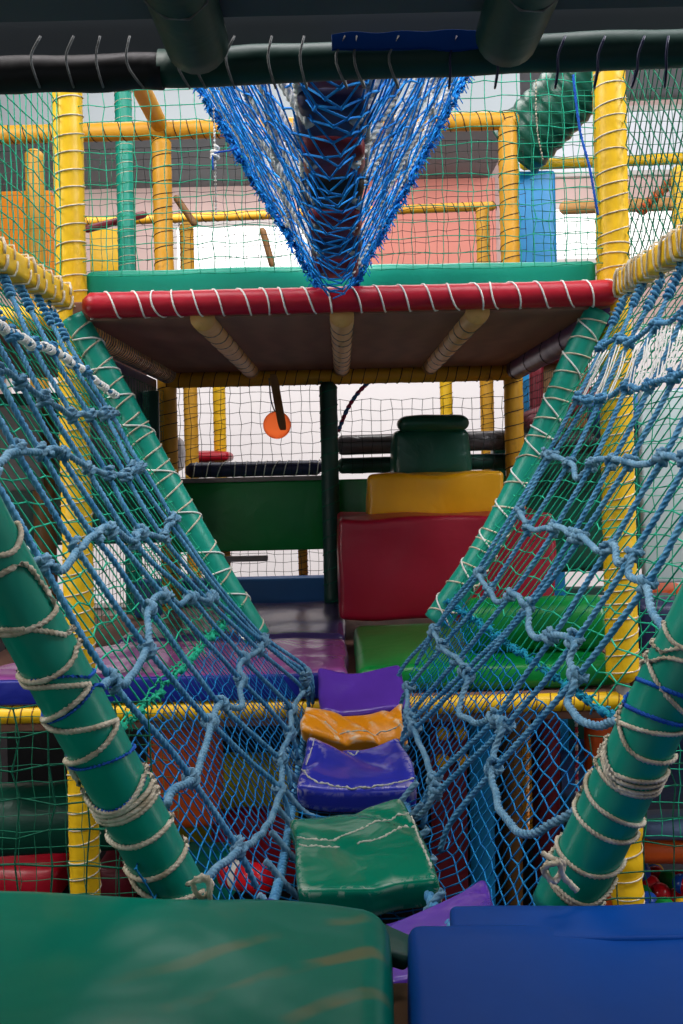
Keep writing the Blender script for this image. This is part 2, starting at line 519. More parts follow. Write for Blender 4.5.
L_ROWS = [
 ('cord', [(-22, 318), (5, 330), (33, 345), (51, 350), (80, 368), (100, 384), (118, 398)]),
 ('rope_k', [(-20, 366), (8, 373), (43, 397), (71, 414), (90, 415), (106, 413), (119, 414)]),
 ('rope_k', [(-8, 470), (16, 450), (40, 454), (59, 449), (84, 465), (107, 474), (126, 474), (140, 466)]),
 ('rope_k', [(40, 560), (61, 570), (78, 551), (94, 536), (107, 526), (130, 540), (142, 532), (162, 537), (173, 516)]),
 ('rope_k', [(99, 689), (110, 680), (128, 682), (147, 647), (147, 615), (153, 600), (165, 594), (180, 605), (190, 596), (207, 601), (216, 594)]),
 ('rope_k', [(166, 806), (174, 790), (192, 778), (206, 745), (212, 724), (220, 703), (240, 709), (240, 690), (243, 680), (240, 668), (244, 659), (260, 650), (264, 640)]),
 ('rope_k', [(204, 882), (239, 850), (264, 830), (280, 795), (282, 770), (280, 758), (290, 735), (292, 712), (303, 692), (306, 676)]),
]
R_ROPES = [
 [(712, 470), (683, 521), (647, 584), (576, 678), (500, 763), (454, 818)],
 [(712, 420), (683, 470), (654, 522), (631, 558), (575, 641), (504, 727), (434, 796)],
 [(712, 370), (683, 419), (666, 452), (612, 543), (555, 633), (496, 716), (434, 781)],
 [(705, 322), (675, 377), (630, 461), (582, 536), (527, 610), (467, 678), (407, 736)],
 [(705, 280), (683, 319), (652, 384), (615, 458), (575, 532), (529, 603), (470, 668), (410, 722)],
 [(683, 264), (656, 323), (628, 386), (595, 459), (557, 526), (513, 593), (458, 660), (411, 712)],
 [(661, 278), (646, 312), (629, 342), (601, 399), (570, 462), (530, 528), (490, 589), (442, 647), (407, 690)],
 [(645, 278), (619, 339), (588, 399), (550, 460), (520, 511), (478, 576), (433, 631), (403, 668)],
 [(625, 296), (603, 345), (578, 399), (546, 455), (516, 508), (480, 566), (446, 612), (428, 640)],
]
R_ROWS = [
 ('rope', [(603, 345), (619, 338), (631, 341), (656, 324), (670, 322), (690, 300)]),
 ('rope', [(578, 399), (588, 400), (601, 399), (628, 386), (637, 389), (652, 384), (675, 376), (696, 366)]),
 ('rope_k', [(546, 454), (570, 463), (577, 479), (595, 461), (615, 459), (630, 463), (647, 465), (666, 455), (690, 462)]),
 ('rope_k', [(520, 511), (531, 529), (557, 527), (574, 534), (583, 538), (597, 551), (612, 544), (618, 563), (632, 555), (630, 572), (646, 587), (652, 612), (664, 632)]),
 ('rope_k', [(478, 576), (489, 590), (498, 601), (513, 594), (527, 608), (528, 628), (538, 637), (554, 634), (574, 643), (570, 660), (574, 681), (568, 700), (573, 713), (590, 724), (619, 722)]),
 ('rope_k', [(433, 631), (442, 648), (458, 660), (467, 678), (463, 695), (460, 712), (474, 722), (496, 717), (504, 727), (494, 752), (494, 785), (502, 812), (524, 835), (552, 824), (576, 810)]),
 ('rope_k', [(407, 690), (409, 716), (420, 745), (430, 770), (434, 782), (434, 797), (418, 818), (400, 835)]),
]
def climbing_net(side, ropes, rows, label):
    root = thing('climbing_net', label, 'rope net', W(side * 0.5, 2.0, -0.1), 'rope bridge sides')
    rp = []
    for i, px in enumerate(ropes):
        pts = [on_side(side, u, v, 0.02) for u, v in px]
        last = pts[-1]
        pts.append(V((last.x * 0.86, last.y + 0.02, last.z - 0.07)))
        path = catmull(pts, 0.006)
        path = [p + V((noise.noise(p * 9 + V((i * 3, 0, 0))), 0, noise.noise(p * 9 + V((0, i * 5, 0))))) * 0.004 for p in path]
        MB().tube(path, 0.0059, 15, True, 3, 0.040).build('rope', 'rope', root)
        rp.append(path)
    for j, (mat, px) in enumerate(rows):
        pts = [on_side(side, u, v, 0.034) for u, v in px]
        path = catmull(pts, 0.006)
        path = [p + V((noise.noise(p * 16 + V((j * 3, 0, 0))), noise.noise(p * 16), noise.noise(p * 16 + V((0, j * 5, 0))))) * 0.005 for p in path]
        thin = mat == 'cord'
        cr = MB().tube(path, 0.0052 if thin else 0.0066, 15, True, 3, 0.040).build('cross_rope', 'rope' if thin else mat, root)
        if thin:
            for k in range(4, len(path) - 5, 9):
                if R_.random() < 0.75:
                    A, B = path[k - 3], path[k + 3]
                    MB().tube(helix(A, B, 0.007, 0.011, 0.003, k, 0.1), 0.003, 6).build('whipping_cord', 'cordw', cr)
        # a hitch wherever the cross rope passes an upright rope
        for q in rp:
            best = None
            for a in range(0, len(path), 2):
                for b in range(0, len(q), 3):
                    d = (path[a] - q[b]).length
                    if best is None or d < best[0]: best = (d, a, b)
            if best[0] > 0.045: continue
            b = best[2]
            c = (q[b] + path[best[1]]) / 2
            ax = (q[min(b + 4, len(q) - 1)] - q[max(b - 4, 0)]).normalized()
            ax = (ax + V((R_.uniform(-.4, .4), R_.uniform(-.4, .4), R_.uniform(-.4, .4)))).normalized()
            e1 = ax.orthogonal().normalized(); e2 = ax.cross(e1)
            a0 = R_.uniform(0, 6.28); kp = []
            turns = R_.choice((1.8, 2.3, 2.6))
            for k in range(int(turns * 12)):
                a = a0 + k * math.pi / 6
                kp.append(c + ax * ((k / (turns * 12) - 0.5) * 0.026) + (e1 * math.cos(a) + e2 * math.sin(a)) * (0.0106 + 0.002 * math.sin(a * 1.7)))
            MB().tube(catmull(kp, 0.005), 0.0063, 12, True, 3, 0.040).build('knot', 'rope' if thin else mat, cr)
    return root, rp
Lnet, Lp = climbing_net(-1, L_ROPES, L_ROWS, 'blue knotted rope net on the left of the bridge, top row bound with white cord')
Rnet, Rp = climbing_net(1, R_ROPES, R_ROWS, 'blue knotted rope net on the right of the bridge, white cords strung near its top')
# the white cords strung between the two top rows on the right
pairs = [((601, 352), (574, 398)), ((606, 350), (580, 402)), ((612, 348), (592, 402)), ((617, 345), (598, 402)), ((636, 346), (618, 396)),
         ((640, 344), (628, 391)), ((645, 340), (633, 391)), ((648, 338), (640, 392)), ((658, 330), (642, 392)), ((662, 328), (650, 388)),
         ((666, 326), (656, 384)), ((672, 326), (662, 380)), ((680, 330), (668, 378)), ((690, 330), (680, 372)), ((625, 344), (606, 400))]
for i, (a, b) in enumerate(pairs):
    A, B = on_side(1, *a, 0.035), on_side(1, *b, 0.04)
    m = (A + B) / 2 + V((R_.uniform(-.006, .006), -.006, R_.uniform(-.006, .006)))
    MB().tube(catmull([A, m, B, B + V((0.012, 0.01, 0.012)), m + V((0.012, 0.012, 0.01)), A + V((.01, .01, 0))], 0.02), 0.0016, 5).build('white_cord', 'cordw', Rnet)

# thin twine nets behind the ropes: green above, blue below and under the mats
def side_pt(side, Y, zc, out=0.02):
    w = halfw(side, Y, zc)
    return V((side * (w + out), Y, H0 + zc))
SEAM = -0.385
for side, word in ((-1, 'left'), (1, 'right')):
    T = 0.86
    def fn(s, t, side=side):
        zc = 0.46 - t
        Y = 0.85 + s + 0.42 * t
        return side_pt(side, min(2.73, max(1.28, Y)), zc, 0.022 + 0.012 * noise.noise(V((s * 3, t * 3, side))))
    def clip(s, t): return 1.27 < 0.85 + s + 0.42 * t < 2.735
    grid_net(MB(), fn, 1.9, 0.845, 0.043, 0.0016, 0.13, False, clip, True, seed=5 + side).build(
        'twine_net', 'netg', label='thin green twine net behind the upper ropes of the bridge, %s side' % word, cat='net', group='bridge side twine nets')
def trough(Y, q):
    """q: distance along the section from the bottom centre, negative to the left"""
    side = -1 if q < 0 else 1
    a = abs(q)
    xb = max(0.1, halfw(side, Y, -0.66))
    if a < xb: return V((side * a, Y, H0 - 0.775 + 0.06 * (a / xb) ** 2))
    k = (a - xb) / 0.42
    zc = -0.715 + k * (SEAM + 0.715)
    return side_pt(side, Y, zc, 0.024)
def fnb(s, t):
    q = t - 0.56
    Y = 1.12 + s + (0.34 * (0.56 - abs(q)) if True else 0)
    p = trough(min(2.72, max(1.28, Y)), q)
    return p + V((noise.noise(V((s * 4, t * 4, 3))), 0, noise.noise(V((s * 4, t * 4, 9))))) * 0.012
grid_net(MB(), fnb, 1.62, 1.12, 0.029, 0.0014, 0.16, False, lambda s, t: 1.27 < 1.12 + s + 0.34 * (0.56 - abs(t - .56)) < 2.725, True, seed=11).build(
    'trough_net', 'netb', label='thin blue twine net lining the bottom of the rope bridge under its mats', cat='net')
for side, word in ((-1, 'left'), (1, 'right')):
    rr = random.Random(20 + side); mb = MB()
    base = [side_pt(side, 1.3 + 1.4 * k / 40, SEAM + 0.012 * noise.noise(V((k * .7, side, 0))), 0.01) for k in range(41)]
    mb.tube(catmull(base, 0.01), 0.004, 7, True, 2, 0.03)
    for p in base:
        for q in range(5):
            d = V((rr.uniform(-1, 1), rr.uniform(-1, 1), rr.uniform(-1, 1))) * 0.016
            mb.tube([p, p + d * .6 + V((0, 0, .004)), p + d], 0.0016, 4)
        if rr.random() < 0.5: mb.octa(p, 0.010)
    mb.build('seam_cord', 'netg' if side < 0 else 'netc', label=('green' if side < 0 else 'turquoise') + ' frayed lacing joining green and blue twine nets on the %s of the bridge' % word, cat='lacing', group='net seam lacings')

# ------------------------------------------------------------------ slanting green poles of the bridge ends
def px_wraps(A, B, R, wraps, r, mat, root, name='lashing_cord'):
    """cords that cross the front of a tube through the given pixels, joined round its back"""
    t, d, s = frame_of(A, B)
    L = (B - A).length
    path = []; turn = 0
    for wi, w in enumerate(wraps):
        pts = []
        for (u, v) in w:
            ray = (P(u, v, 1.0) - V((0, 0, H0))).normalized()
            # closest approach of the view ray to the axis
            o = V((0, 0, H0)); w0 = o - A
            b_ = ray.dot(t); dd = ray.dot(w0); e = t.dot(w0)
            den = 1 - b_ * b_
            sa = (b_ * e - dd) / den; ta = (e - b_ * dd) / den
            off = (o + ray * sa) - (A + t * ta)
            x = off.dot(s) / R
            pts.append((ta, math.asin(max(-0.999, min(0.999, x))) if abs(x) < 1 else math.copysign(math.pi / 2 * 1.08, x)))
        if path:
            la, lp = path[-1]
            lp0 = lp - turn * 2 * math.pi
            if lp0 > 0 and pts[0][1] < 0: turn += 1
            elif lp0 < 0 and pts[0][1] > 0: turn -= 1
            n = 8
            tgt = pts[0][1] + turn * 2 * math.pi
            path += [(la + (pts[0][0] - la) * k / n, lp + (tgt - lp) * k / n) for k in range(1, n)]
        seq = [V((a, p + turn * 2 * math.pi, 0)) for a, p in pts]
        path += [(q.x, q.y) for q in (catmull(seq, 0.12) if len(seq) > 1 else seq)]
    world = [A + t * a + (d * math.cos(p) + s * math.sin(p)) * (R + r * 0.75) for a, p in path]
    return MB().tube(catmull(world, 0.008), r, 9, True, 3, r * 5).build(name, mat, root)
def big_pole(label, A, B, R, mat, group):
    root = thing('bridge_pole', label, 'padded pole', B, group)
    n = int((B - A).length / 0.015); pts, rad = [], []
    for i in range(n + 1):
        x = i / n; pts.append(A.lerp(B, x))
        rad.append(R * (1 + 0.03 * noise.noise(V((x * 12, A.x * 9, 0))) + 0.012 * noise.noise(V((x * 60, 3, 0)))))
    MB().tube(pts, rad, 28).build('foam_sleeve', mat, root)
    return root
NL0, NL1 = P(-49, 476, 1.19), P(185, 908, 1.36)
NL0 = NL1 + (NL0 - NL1) * ((H0 + .49 - NL1.z) / (NL0.z - NL1.z))
rootNL = big_pole('near green padded pole at lower left, bound with white rope and thin blue cord', NL0, NL1, 0.0405, 'teal', 'slanting bridge poles')
px_wraps(NL0, NL1, 0.0405, [
    [(-24, 548), (8, 548), (26, 520)], [(-28, 585), (10, 562), (26, 565), (44, 590), (52, 605), (30, 620), (-14, 634)],
    [(-14, 626), (20, 622), (60, 630)], [(16, 678), (45, 670), (66, 655), (72, 644)], [(20, 684), (45, 678), (84, 678)],
    [(80, 684), (62, 700), (44, 720)], [(44, 722), (75, 720), (112, 716)], [(110, 722), (90, 742), (66, 762)],
    [(74, 782), (86, 798), (112, 800), (138, 770)], [(90, 812), (112, 802), (146, 780)], [(92, 816), (116, 806), (148, 786)], [(94, 820), (120, 808), (150, 790)],
    [(104, 840), (130, 834), (164, 816)], [(124, 872), (150, 864), (180, 844)], [(130, 882), (155, 888), (196, 882)]], 0.0042, 'cord', rootNL)
px_wraps(NL0, NL1, 0.0405, [[(30, 674), (58, 668), (84, 672)], [(48, 718), (70, 700), (90, 680)], [(62, 770), (90, 756), (124, 746)], [(80, 806), (108, 800), (132, 780), (140, 772)]], 0.0026, 'bluecord', rootNL, 'blue_cord')
kn = P(203, 884, 1.25)
MB().tube(catmull([kn + V((-.02, -.0, .0)), kn + V((.0, -.015, .012)), kn + V((.012, .0, .0)), kn + V((.0, -.012, -.014)), kn + V((-.012, -.01, .006)), kn + V((.008, -.015, .014)), kn + V((.01, -.005, -.05))], 0.006), 0.0040, 8, True, 3, 0.03).build('knot', 'cord', rootNL)
NR0, NR1 = P(740, 540, 1.27), P(561, 912, 1.32)
NR0 = NR1 + (NR0 - NR1) * ((H0 + .49 - NR1.z) / (NR0.z - NR1.z))
rootNR = big_pole('near green padded pole at lower right, bound with white rope', NR0, NR1, 0.042, 'teal', 'slanting bridge poles')
px_wraps(NR0, NR1, 0.042, [
    [(666, 622), (676, 640), (700, 650)], [(664, 650), (690, 645), (712, 655)], [(652, 662), (668, 690), (690, 725)], [(654, 660), (672, 655), (700, 662)],
    [(622, 720), (655, 727), (700, 730)], [(622, 722), (640, 750), (676, 757)],
    [(608, 742), (620, 768), (672, 775)], [(606, 750), (622, 774), (668, 780)], [(606, 756), (622, 780), (664, 786)], [(602, 765), (625, 784), (660, 790)],
    [(589, 776), (605, 802), (645, 824)], [(584, 770), (578, 800), (605, 828), (640, 836)], [(556, 838), (590, 864), (630, 866)],
    [(550, 850), (552, 868), (575, 892), (600, 905)], [(552, 870), (590, 896), (622, 884)]], 0.0037, 'cord', rootNR)
px_wraps(NR0, NR1, 0.042, [[(640, 678), (665, 684), (700, 698)], [(628, 704), (655, 712), (690, 722)]], 0.0036, 'bluecord', rootNR, 'blue_cord')
kn = P(552, 866, 1.235)
MB().tube(catmull([kn + V((-.012, -.0, .016)), kn + V((.006, -.015, .012)), kn + V((.014, .0, .0)), kn + V((.0, -.014, -.014)), kn + V((-.014, -.01, .0)), kn + V((.004, -.018, .012)), kn + V((.012, -.008, -.01)), kn + V((.03, -.005, -.03))], 0.006), 0.0046, 8, True, 3, 0.03).build('knot', 'cord', rootNR)

def path_helix(path, R, pitch, seed, jit, sgn=1):
    rr = random.Random(seed); a = rr.uniform(0, 6); out = []; pj = pitch
    nx = (path[1] - path[0]).orthogonal().normalized()
    for k in range(1, len(path) - 1):
        t = (path[k + 1] - path[k - 1]).normalized()
        nx = (nx - t * nx.dot(t)).normalized(); ny = t.cross(nx)
        d = (path[k + 1] - path[k]).length; m = max(1, int(d / pj * 12))
        for q in range(m):
            a += sgn * 2 * math.pi * d / pj / m
            if rr.random() < .06: pj = pitch * (1 + rr.uniform(-jit, jit))
            out.append(path[k].lerp(path[k + 1], q / m) + (nx * math.cos(a) + ny * math.sin(a)) * R)
    return out
def far_pole(label, px, seed):
    pts = catmull([P(u, v, FAR) for u, v in px], .014)
    root = thing('bridge_pole', label, 'padded pole', pts[-1], 'slanting bridge poles')
    MB().tube(pts, [.038 * (1 + .03 * noise.noise(V((k * .2, seed, 0)))) for k in range(len(pts))], 20).build('foam_sleeve', 'teal_far', root)
    MB().tube(catmull(path_helix(pts, .0395, .06, seed, .55), .012), .0026, 6).build('lashing_cord', 'cord', root)
    MB().tube(catmull(path_helix(pts, .0405, .10, seed + 1, .6, -1), .012), .0026, 6).build('lashing_cord', 'cordw', root)
far_pole('far green padded pole slanting down left of the bridge mats, laced with white cord', [(74, 318), (120, 399), (172, 492), (214, 566), (258, 638)], 4)
far_pole('far green padded pole slanting down beside the red block, laced with white cord', [(598, 312), (576, 356), (530, 462), (488, 544), (436, 622)], 9)

# ------------------------------------------------------------------ front frame of the far platform
XL, XR = -0.764, 0.794
posts = 'yellow padded frame posts'
pad_tube('frame_post', 'bright yellow padded post rising at the left end of the red beam', 'padded post', W(XL, 2.76, -1.65), W(XL, 2.76, 1.35), 0.043, 'yellow', (0.05, 0.0022, 'cord', 3), posts)
rp = pad_tube('frame_post', 'bright yellow padded post rising at the right end of the red beam', 'padded post', W(XR, 2.76, -.635), W(XR, 2.76, 1.35), 0.046, 'yellow', (0.042, 0.0022, 'cord', 5, .3), posts)
n = 40; q = [W(XR, 2.76, -1.65 + .66 * k / n) for k in range(n + 1)]
MB().tube(q, [.044 * (1 + .07 * math.sin(k * 1.1) + .05 * noise.noise(V((k * .4, 2, 0)))) for k in range(n + 1)], 18).build('lower_sleeve', 'yellow', rp)
MB().tube(helix(q[0], q[-1], .045, .05, .002, 9, .5), .0022, 6).build('lashing_cord', 'cord', rp)
MB().tube([W(XR, 2.76, -1.0), W(XR, 2.76, -.62)], .019, 14).build('bare_pole', 'steel', rp)
pad_tube('front_beam', 'red padded beam with white lashings along the front of the upper platform', 'padded beam', W(XL + .05, 2.70, 0.470), W(XR - .005, 2.70, 0.472), 0.036, 'red', (0.062, 0.0026, 'cordw', 8, 0.35))
mbt = block(W(XL + .03, 2.79, 0.49), W(XR - .04, 2.87, 0.587), 0.02, 0.004, (30, 2, 3), 0.004)
mbt.build('toe_board', 'teal_toe', label='flat sea green padded board lying above the red beam', cat='padded board')
lb = 'lengthwise yellow beams'
for side, X, word in ((-1, XL, 'left'), (1, XR, 'right')):
    root = thing('side_beam', 'yellow beam on the %s that the rope net hangs from, whipped with white cord' % word, 'padded beam', W(X, 1.3, 0.49), lb)
    MB().rbox(0.026, 0.71, 0.03, 0.012, 1, 20, 1, lambda p, X=X: p + W(X, 1.99, 0.49)).build('foam_sleeve', 'yellow', root)
    mb = MB(); rr = random.Random(side + 4); y = 1.36
    while y < 2.66:
        s = rr.uniform(-.012, .012); a = 0.030; b = 0.035; c = []
        for k in range(15):
            q = 2 * math.pi * k / 14
            c.append(W(X + max(-a, min(a, 1.35 * a * math.cos(q))), y + s * math.sin(q) + 0.02 * k / 14, 0.49 + max(-b, min(b, 1.35 * b * math.sin(q)))))
        mb.tube(catmull(c, .01), 0.0024 if rr.random() < .7 else 0.004, 6)
        y += rr.uniform(.045, .10) * (0.5 if side > 0 else 1)
    mb.build('lashing_cord', 'cord', root)
    # loops where each rope is tied up
    for q in (Lp if side < 0 else Rp):
        if q[0].z > H0 + 0.33:
            A = q[0]; T = W(X, A.y, 0.455)
            mb2 = MB(); mb2.tube(helix(A, A.lerp(q[16], 1.0), 0.006, 0.017, 0.004, 3, .3), 0.0042, 6)
            mb2.tube(catmull([A, A.lerp(T, .6) + V((0, -.01, 0)), T], .01), 0.0065, 8, True, 3, .03)
            mb2.build('tie_rope', 'rope', Lnet if side < 0 else Rnet)
pad_tube('deck_beam', 'yellow beam edging the lower platform below the blue mats', 'padded beam', W(-1.25, 2.76, -0.69), W(0.86, 2.76, -0.69), 0.026, 'yellow', (0.034, 0.0016, 'brown_y', 2))

# upper platform
MB().box(W(XL, 2.72, 0.43), W(XR, 4.28, 0.485)).build('upper_deck', 'ply', smooth=False, label='brown plywood platform overhead, seen from below behind the red beam', cat='platform')
for x0, y0, x1, y1, word, mt in ((204, 320, 252, 374, 'left of the middle', 'tan'), (343, 316, 341, 370, 'in the middle, above the dark green post', 'tan'), (478, 312, 428, 368, 'right of the middle', 'tan')):
    A, B = P(x0, y0, 2.76), P(x1, y1, 4.2)
    A.z = B.z = H0 + 0.43; A.y = 2.715; A.x = B.x = (A.x + B.x) / 2
    pad_tube('deck_joist', 'tan padded tube under the brown platform, %s' % word, 'padded tube', A, B, 0.035, mt, (0.16, 0.0016, 'greycord', 4), 'tubes under the upper platform', ends=False)
pad_tube('deck_joist', 'worn brown tube wound with cord under the platform\'s left edge', 'padded tube', W(-.75, 2.72, .42), W(-.75, 4.2, .42), 0.036, 'tan', (0.03, 0.002, 'greycord', 6), 'tubes under the upper platform')
pad_tube('deck_joist', 'dark purple shiny tube under the platform\'s right edge', 'padded tube', W(.77, 2.72, .41), W(.77, 4.2, .41), 0.045, 'purple_tube', (0.3, 0.002, 'netk', 6), 'tubes under the upper platform')
pad_tube('back_beam', 'ochre padded beam along the back edge of the brown platform', 'padded beam', W(-.78, 4.24, .40), W(.80, 4.24, .40), 0.035, 'yellow_old', (0.05, 0.002, 'netk', 6))
pad_tube('frame_post', 'ochre padded post at the back left corner of the platform, behind the green pole', 'padded post', W(-.766, 4.26, -1.65), W(-.766, 4.26, 1.48), 0.042, 'yellow_old', (0.06, 0.002, 'netk', 6), posts)
pad_tube('frame_post', 'ochre padded post at the back right corner, beside the green cushion', 'padded post', W(.77, 4.26, -1.65), W(.77, 4.26, 1.55), 0.042, 'yellow_old', (0.06, 0.002, 'netk', 7), posts)

# lower platform
MB().box(W(-1.3, 2.76, -0.74), W(.84, 4.46, -0.665)).build('lower_deck', 'ply', smooth=False, label='plywood floor of the lower platform under the purple mats', cat='platform')
cushion([W(-.80, 3.30, -.585), W(.005, 3.30, -.585), W(.005, 2.77, -.585), W(-1.25, 2.77, -.585)], .075, .025, (20, 10, 2), .0, .010, cs=5).build(
    'floor_mat', 'violet_sheen', label='shiny violet mat, pink sheen in its colour, at the front of the lower platform', cat='mat', group='mats on the lower platform')
cushion([W(-.74, 4.2, -.585), W(.0, 4.2, -.585), W(.0, 3.33, -.575), W(-.80, 3.33, -.575)], .075, .025, (20, 12, 2), .0, .010, cs=5, seed=2).build(
    'floor_mat', 'violet', label='dull violet mat behind the pink-sheened mat, under the green barrier', cat='mat', group='mats on the lower platform')
MB().rbox(.62, .012, .036, .008, 12, 1, 1, lambda p: p + W(-.62, 2.752, -.625)).build('mat_skirt', 'blue_face', label='royal blue front skirt hanging before the pink-sheened mat', cat='mat')
cushion([W(.03, 3.56, -.585), W(.80, 3.56, -.585), W(.80, 2.79, -.585), W(.03, 2.79, -.585)], .075, .03, (14, 10, 2), .012, .006, cs=5, seed=5).build(
    'floor_mat', 'green', label='bright green mat in front of the big red block', cat='mat', group='mats on the lower platform')
def lying_roll(name, label, A, B, R, mat):
    n = 40; pts, rad = [], []
    for i in range(n + 1):
        x = i / n; e = min(x, 1 - x) * (B - A).length
        pts.append(A.lerp(B, x)); rad.append(R * (math.sqrt(max(.05, 1 - (1 - min(1, e / (R * .5))) ** 2))) * (1 + .02 * noise.noise(V((x * 9, R, 0)))))
    return MB().tube(pts, rad, 24).build(name, mat, label=label, cat='foam roll')
lying_roll('foam_roll', 'green foam roll lying beside the right yellow post behind the rope net', W(.36, 2.98, -.50), W(.82, 2.98, -.50), .085, 'green')

# stepped blocks
block(P(340, 622, 3.62) + V((0, 0, 0)), V((.80, 4.1, H0 - .195)), .02, .012, (22, 10, 14), .008, 1, 5.0).build('soft_block', 'crimson', label='big crimson vinyl block, lowest step of the soft stair', cat='soft block', group='soft stair blocks')
block(W(.105, 3.78, -.23), W(.64, 4.16, -.035), .02, .016, (20, 10, 8), .006, 2, 6.0).build('soft_block', 'yellow_b', label='golden yellow block resting on the crimson block', cat='soft block', group='soft stair blocks')
gr = thing('soft_block', 'dark green cushion on top of the yellow block', 'soft block', W(.38, 4.2, -.04), 'soft stair blocks')
block(W(.225, 4.12, -.06), W(.555, 4.3, .155), .03, .010, (10, 6, 8), .006, 3).build('cushion_body', 'green_d', gr)
block(W(.25, 4.10, .145), W(.545, 4.2, .212), .03, .006, (10, 4, 3), .006, 4).build('rolled_top', 'green_d', gr)
pad_tube('back_rail', 'charcoal vinyl covered rail behind the dark green cushion', 'padded rail', W(-.02, 4.34, .098), W(.80, 4.34, .105), .045, 'greyblk')
pad_tube('back_rail', 'dark green narrow rail below the charcoal rail', 'padded rail', W(-.02, 4.36, .005), W(.80, 4.36, .01), .036, 'green_k')
pad_tube('centre_post', 'dark green post left of the crimson block, under the middle tan tube', 'padded post', W(-.05, 4.16, -.60), W(-.05, 4.16, .37), .038, 'green_k', (0.07, .002, 'netgd', 2))
bar = thing('barrier', 'broad green barrier with a grey ledge, left of the dark green post', 'barrier', W(-.4, 4.23, -.375), 'green barrier boards')
MB().box(W(-.76, 4.22, -.36), W(-.02, 4.25, -.055), .008).build('panel', 'green', bar)
MB().box(W(-.76, 4.19, -.055), W(-.08, 4.25, -.035), .004).build('ledge', 'steel', bar)
MB().box(W(-.02, 4.26, -.375), W(.74, 4.29, -.055), .008).build('barrier', 'green', label='green barrier board behind the yellow block', cat='barrier', group='green barrier boards')
MB().box(W(-.56, 4.15, -.40), W(-.33, 4.2, -.378), .003).build('metal_bar', 'steel', label='short grey metal bar under the green barrier', cat='bar')
pad_tube('net_rail', 'navy padded rail above the green barrier, tied with white loops', 'padded rail', W(-.70, 4.33, .0), W(-.09, 4.33, .0), .034, 'navy', (.05, .0025, 'cordw', 5, .3))
MB().box(W(-.95, 4.32, -.662), W(.0, 4.4, -.49), .02).build('base_pad', 'blue_pad', label='denim blue pad along the foot of the far window net', cat='pad')
for u, word in ((226, 'left'), (303, 'right')):
    A = P(u, 560, 4.5); pad_tube('window_post', 'thin amber post below the green barrier, %s one of the pair' % word, 'padded post', W(A.x, 4.5, -.62), W(A.x, 4.5, -.3), .022, 'amber', (.03, .0015, 'netk', 3), 'thin posts under the barrier')

# hanging ball
BALLM = vinyl('orange_ball_plastic', (255, 120, 60), 0.3, 0.05, scuff=(255, 160, 100), sscale=30, amt=(.6, .75))
_b = BALLM.node_tree.nodes['Principled BSDF']; _b.inputs['Transmission Weight'].default_value = .9; _b.inputs['IOR'].default_value = 1.08; _b.inputs['Roughness'].default_value = .45
bb = thing('hanging_ball', 'orange red ball hanging under the platform on a brown strap', 'ball', P(277, 425, 4.0))
MB().sphere(P(277, 425, 4.0), .058, 24, 16).build('ball', BALLM, bb)
mbs = MB()
a, b = P(273, 374, 3.94), P(283, 430, 3.93)
mbs.rbox(.5, .5, .5, .2, 1, 12, 1, lambda p: a.lerp(b, p.y + .5) + V((p.x * .034, p.z * .006 - .004 * math.sin(p.y * 9), 0)))
mbs.build('strap', 'brown_y', bb)
MB().tube(catmull([P(269, 378, 4.0), P(271, 400, 4.0), P(275, 412, 4.0)], .02), .003, 6).build('cord', 'greycord', bb)

# ------------------------------------------------------------------ nets of the frame
flat_net('safety_net', 'green square mesh net across the front of the upper platform', W(XL + .02, 2.74, .56), (1, 0, 0), (0, 0, 1), 1.53, .75, .0435, .0015, 'netg',
         clip=lambda s, t: abs(s + XL + .02 - .0) > .58 * (t + .06), jit=.12, seed=2)
flat_net('safety_net', 'green net on the left flank of the gap, seen edge-on left of the yellow post', W(XL - .02, 1.5, .52), (0, 1, 0), (0, 0, 1), 1.22, .75, .045, .0016, 'netg', jit=.12, seed=4)
flat_net('safety_net', 'dark green diamond net on the right flank of the gap, beyond the right yellow post', W(XR + .02, 1.5, .52), (0, 1, 0), (0, 0, 1), 1.22, .75, .045, .0017, 'netgd', diamond=True, jit=.1, seed=6)
flat_net('safety_net', 'black square net hanging below the back edge of the platform, behind the orange ball', W(-.76, 4.28, -.03), (1, 0, 0), (0, 0, 1), 1.53, .42, .045, .0016, 'netk', jit=.12, seed=7, clip=lambda s, t: not (s > .72 and t > .36))
flat_net('safety_net', 'black net over the low bright window under the green barrier', W(-.95, 4.42, -.6), (1, 0, 0), (0, 0, 1), .95, .25, .04, .0014, 'netk', jit=.12, seed=8)
flat_net('safety_net', 'black net at the back of the upper platform above the sea green board', W(-.9, 4.3, .5), (1, 0, 0), (0, 0, 1), 1.75, .95, .05, .0014, 'netk', jit=.12, seed=9)
flat_net('safety_net', 'black net in the outer left bay of the upper level', W(-2.0, 4.3, .5), (1, 0, 0), (0, 0, 1), 1.1, .95, .05, .0014, 'netgd', jit=.12, seed=19)
flat_net('safety_net', 'dark green net behind the right yellow post on the upper level', W(.9, 4.4, .5), (1, 0, 0), (0, 0, 1), 1.3, 1.2, .05, .0018, 'netgd', jit=.12, seed=13)
flat_net('safety_net', 'fine green net below the left end of the yellow deck beam', W(-1.2, 2.70, -1.6), (1, 0, 0), (0, 0, 1), .72, .92, .045, .0012, 'netgd', jit=.1, seed=10)
flat_net('safety_net', 'coarse green net beside the near left pole, in front of the lower yellow post', W(-.66, 1.46, -.9), (1, 0, 0), (0, 0, 1), .36, .55, .05, .0015, 'netgd', jit=.16, seed=12)
flat_net('safety_net', 'coarse green net beside the near right pole, in front of the ball pit', W(.44, 1.75, -.9), (1, 0, 0), (0, 0, 1), .4, .40, .05, .0014, 'netgd', jit=.16, seed=14)
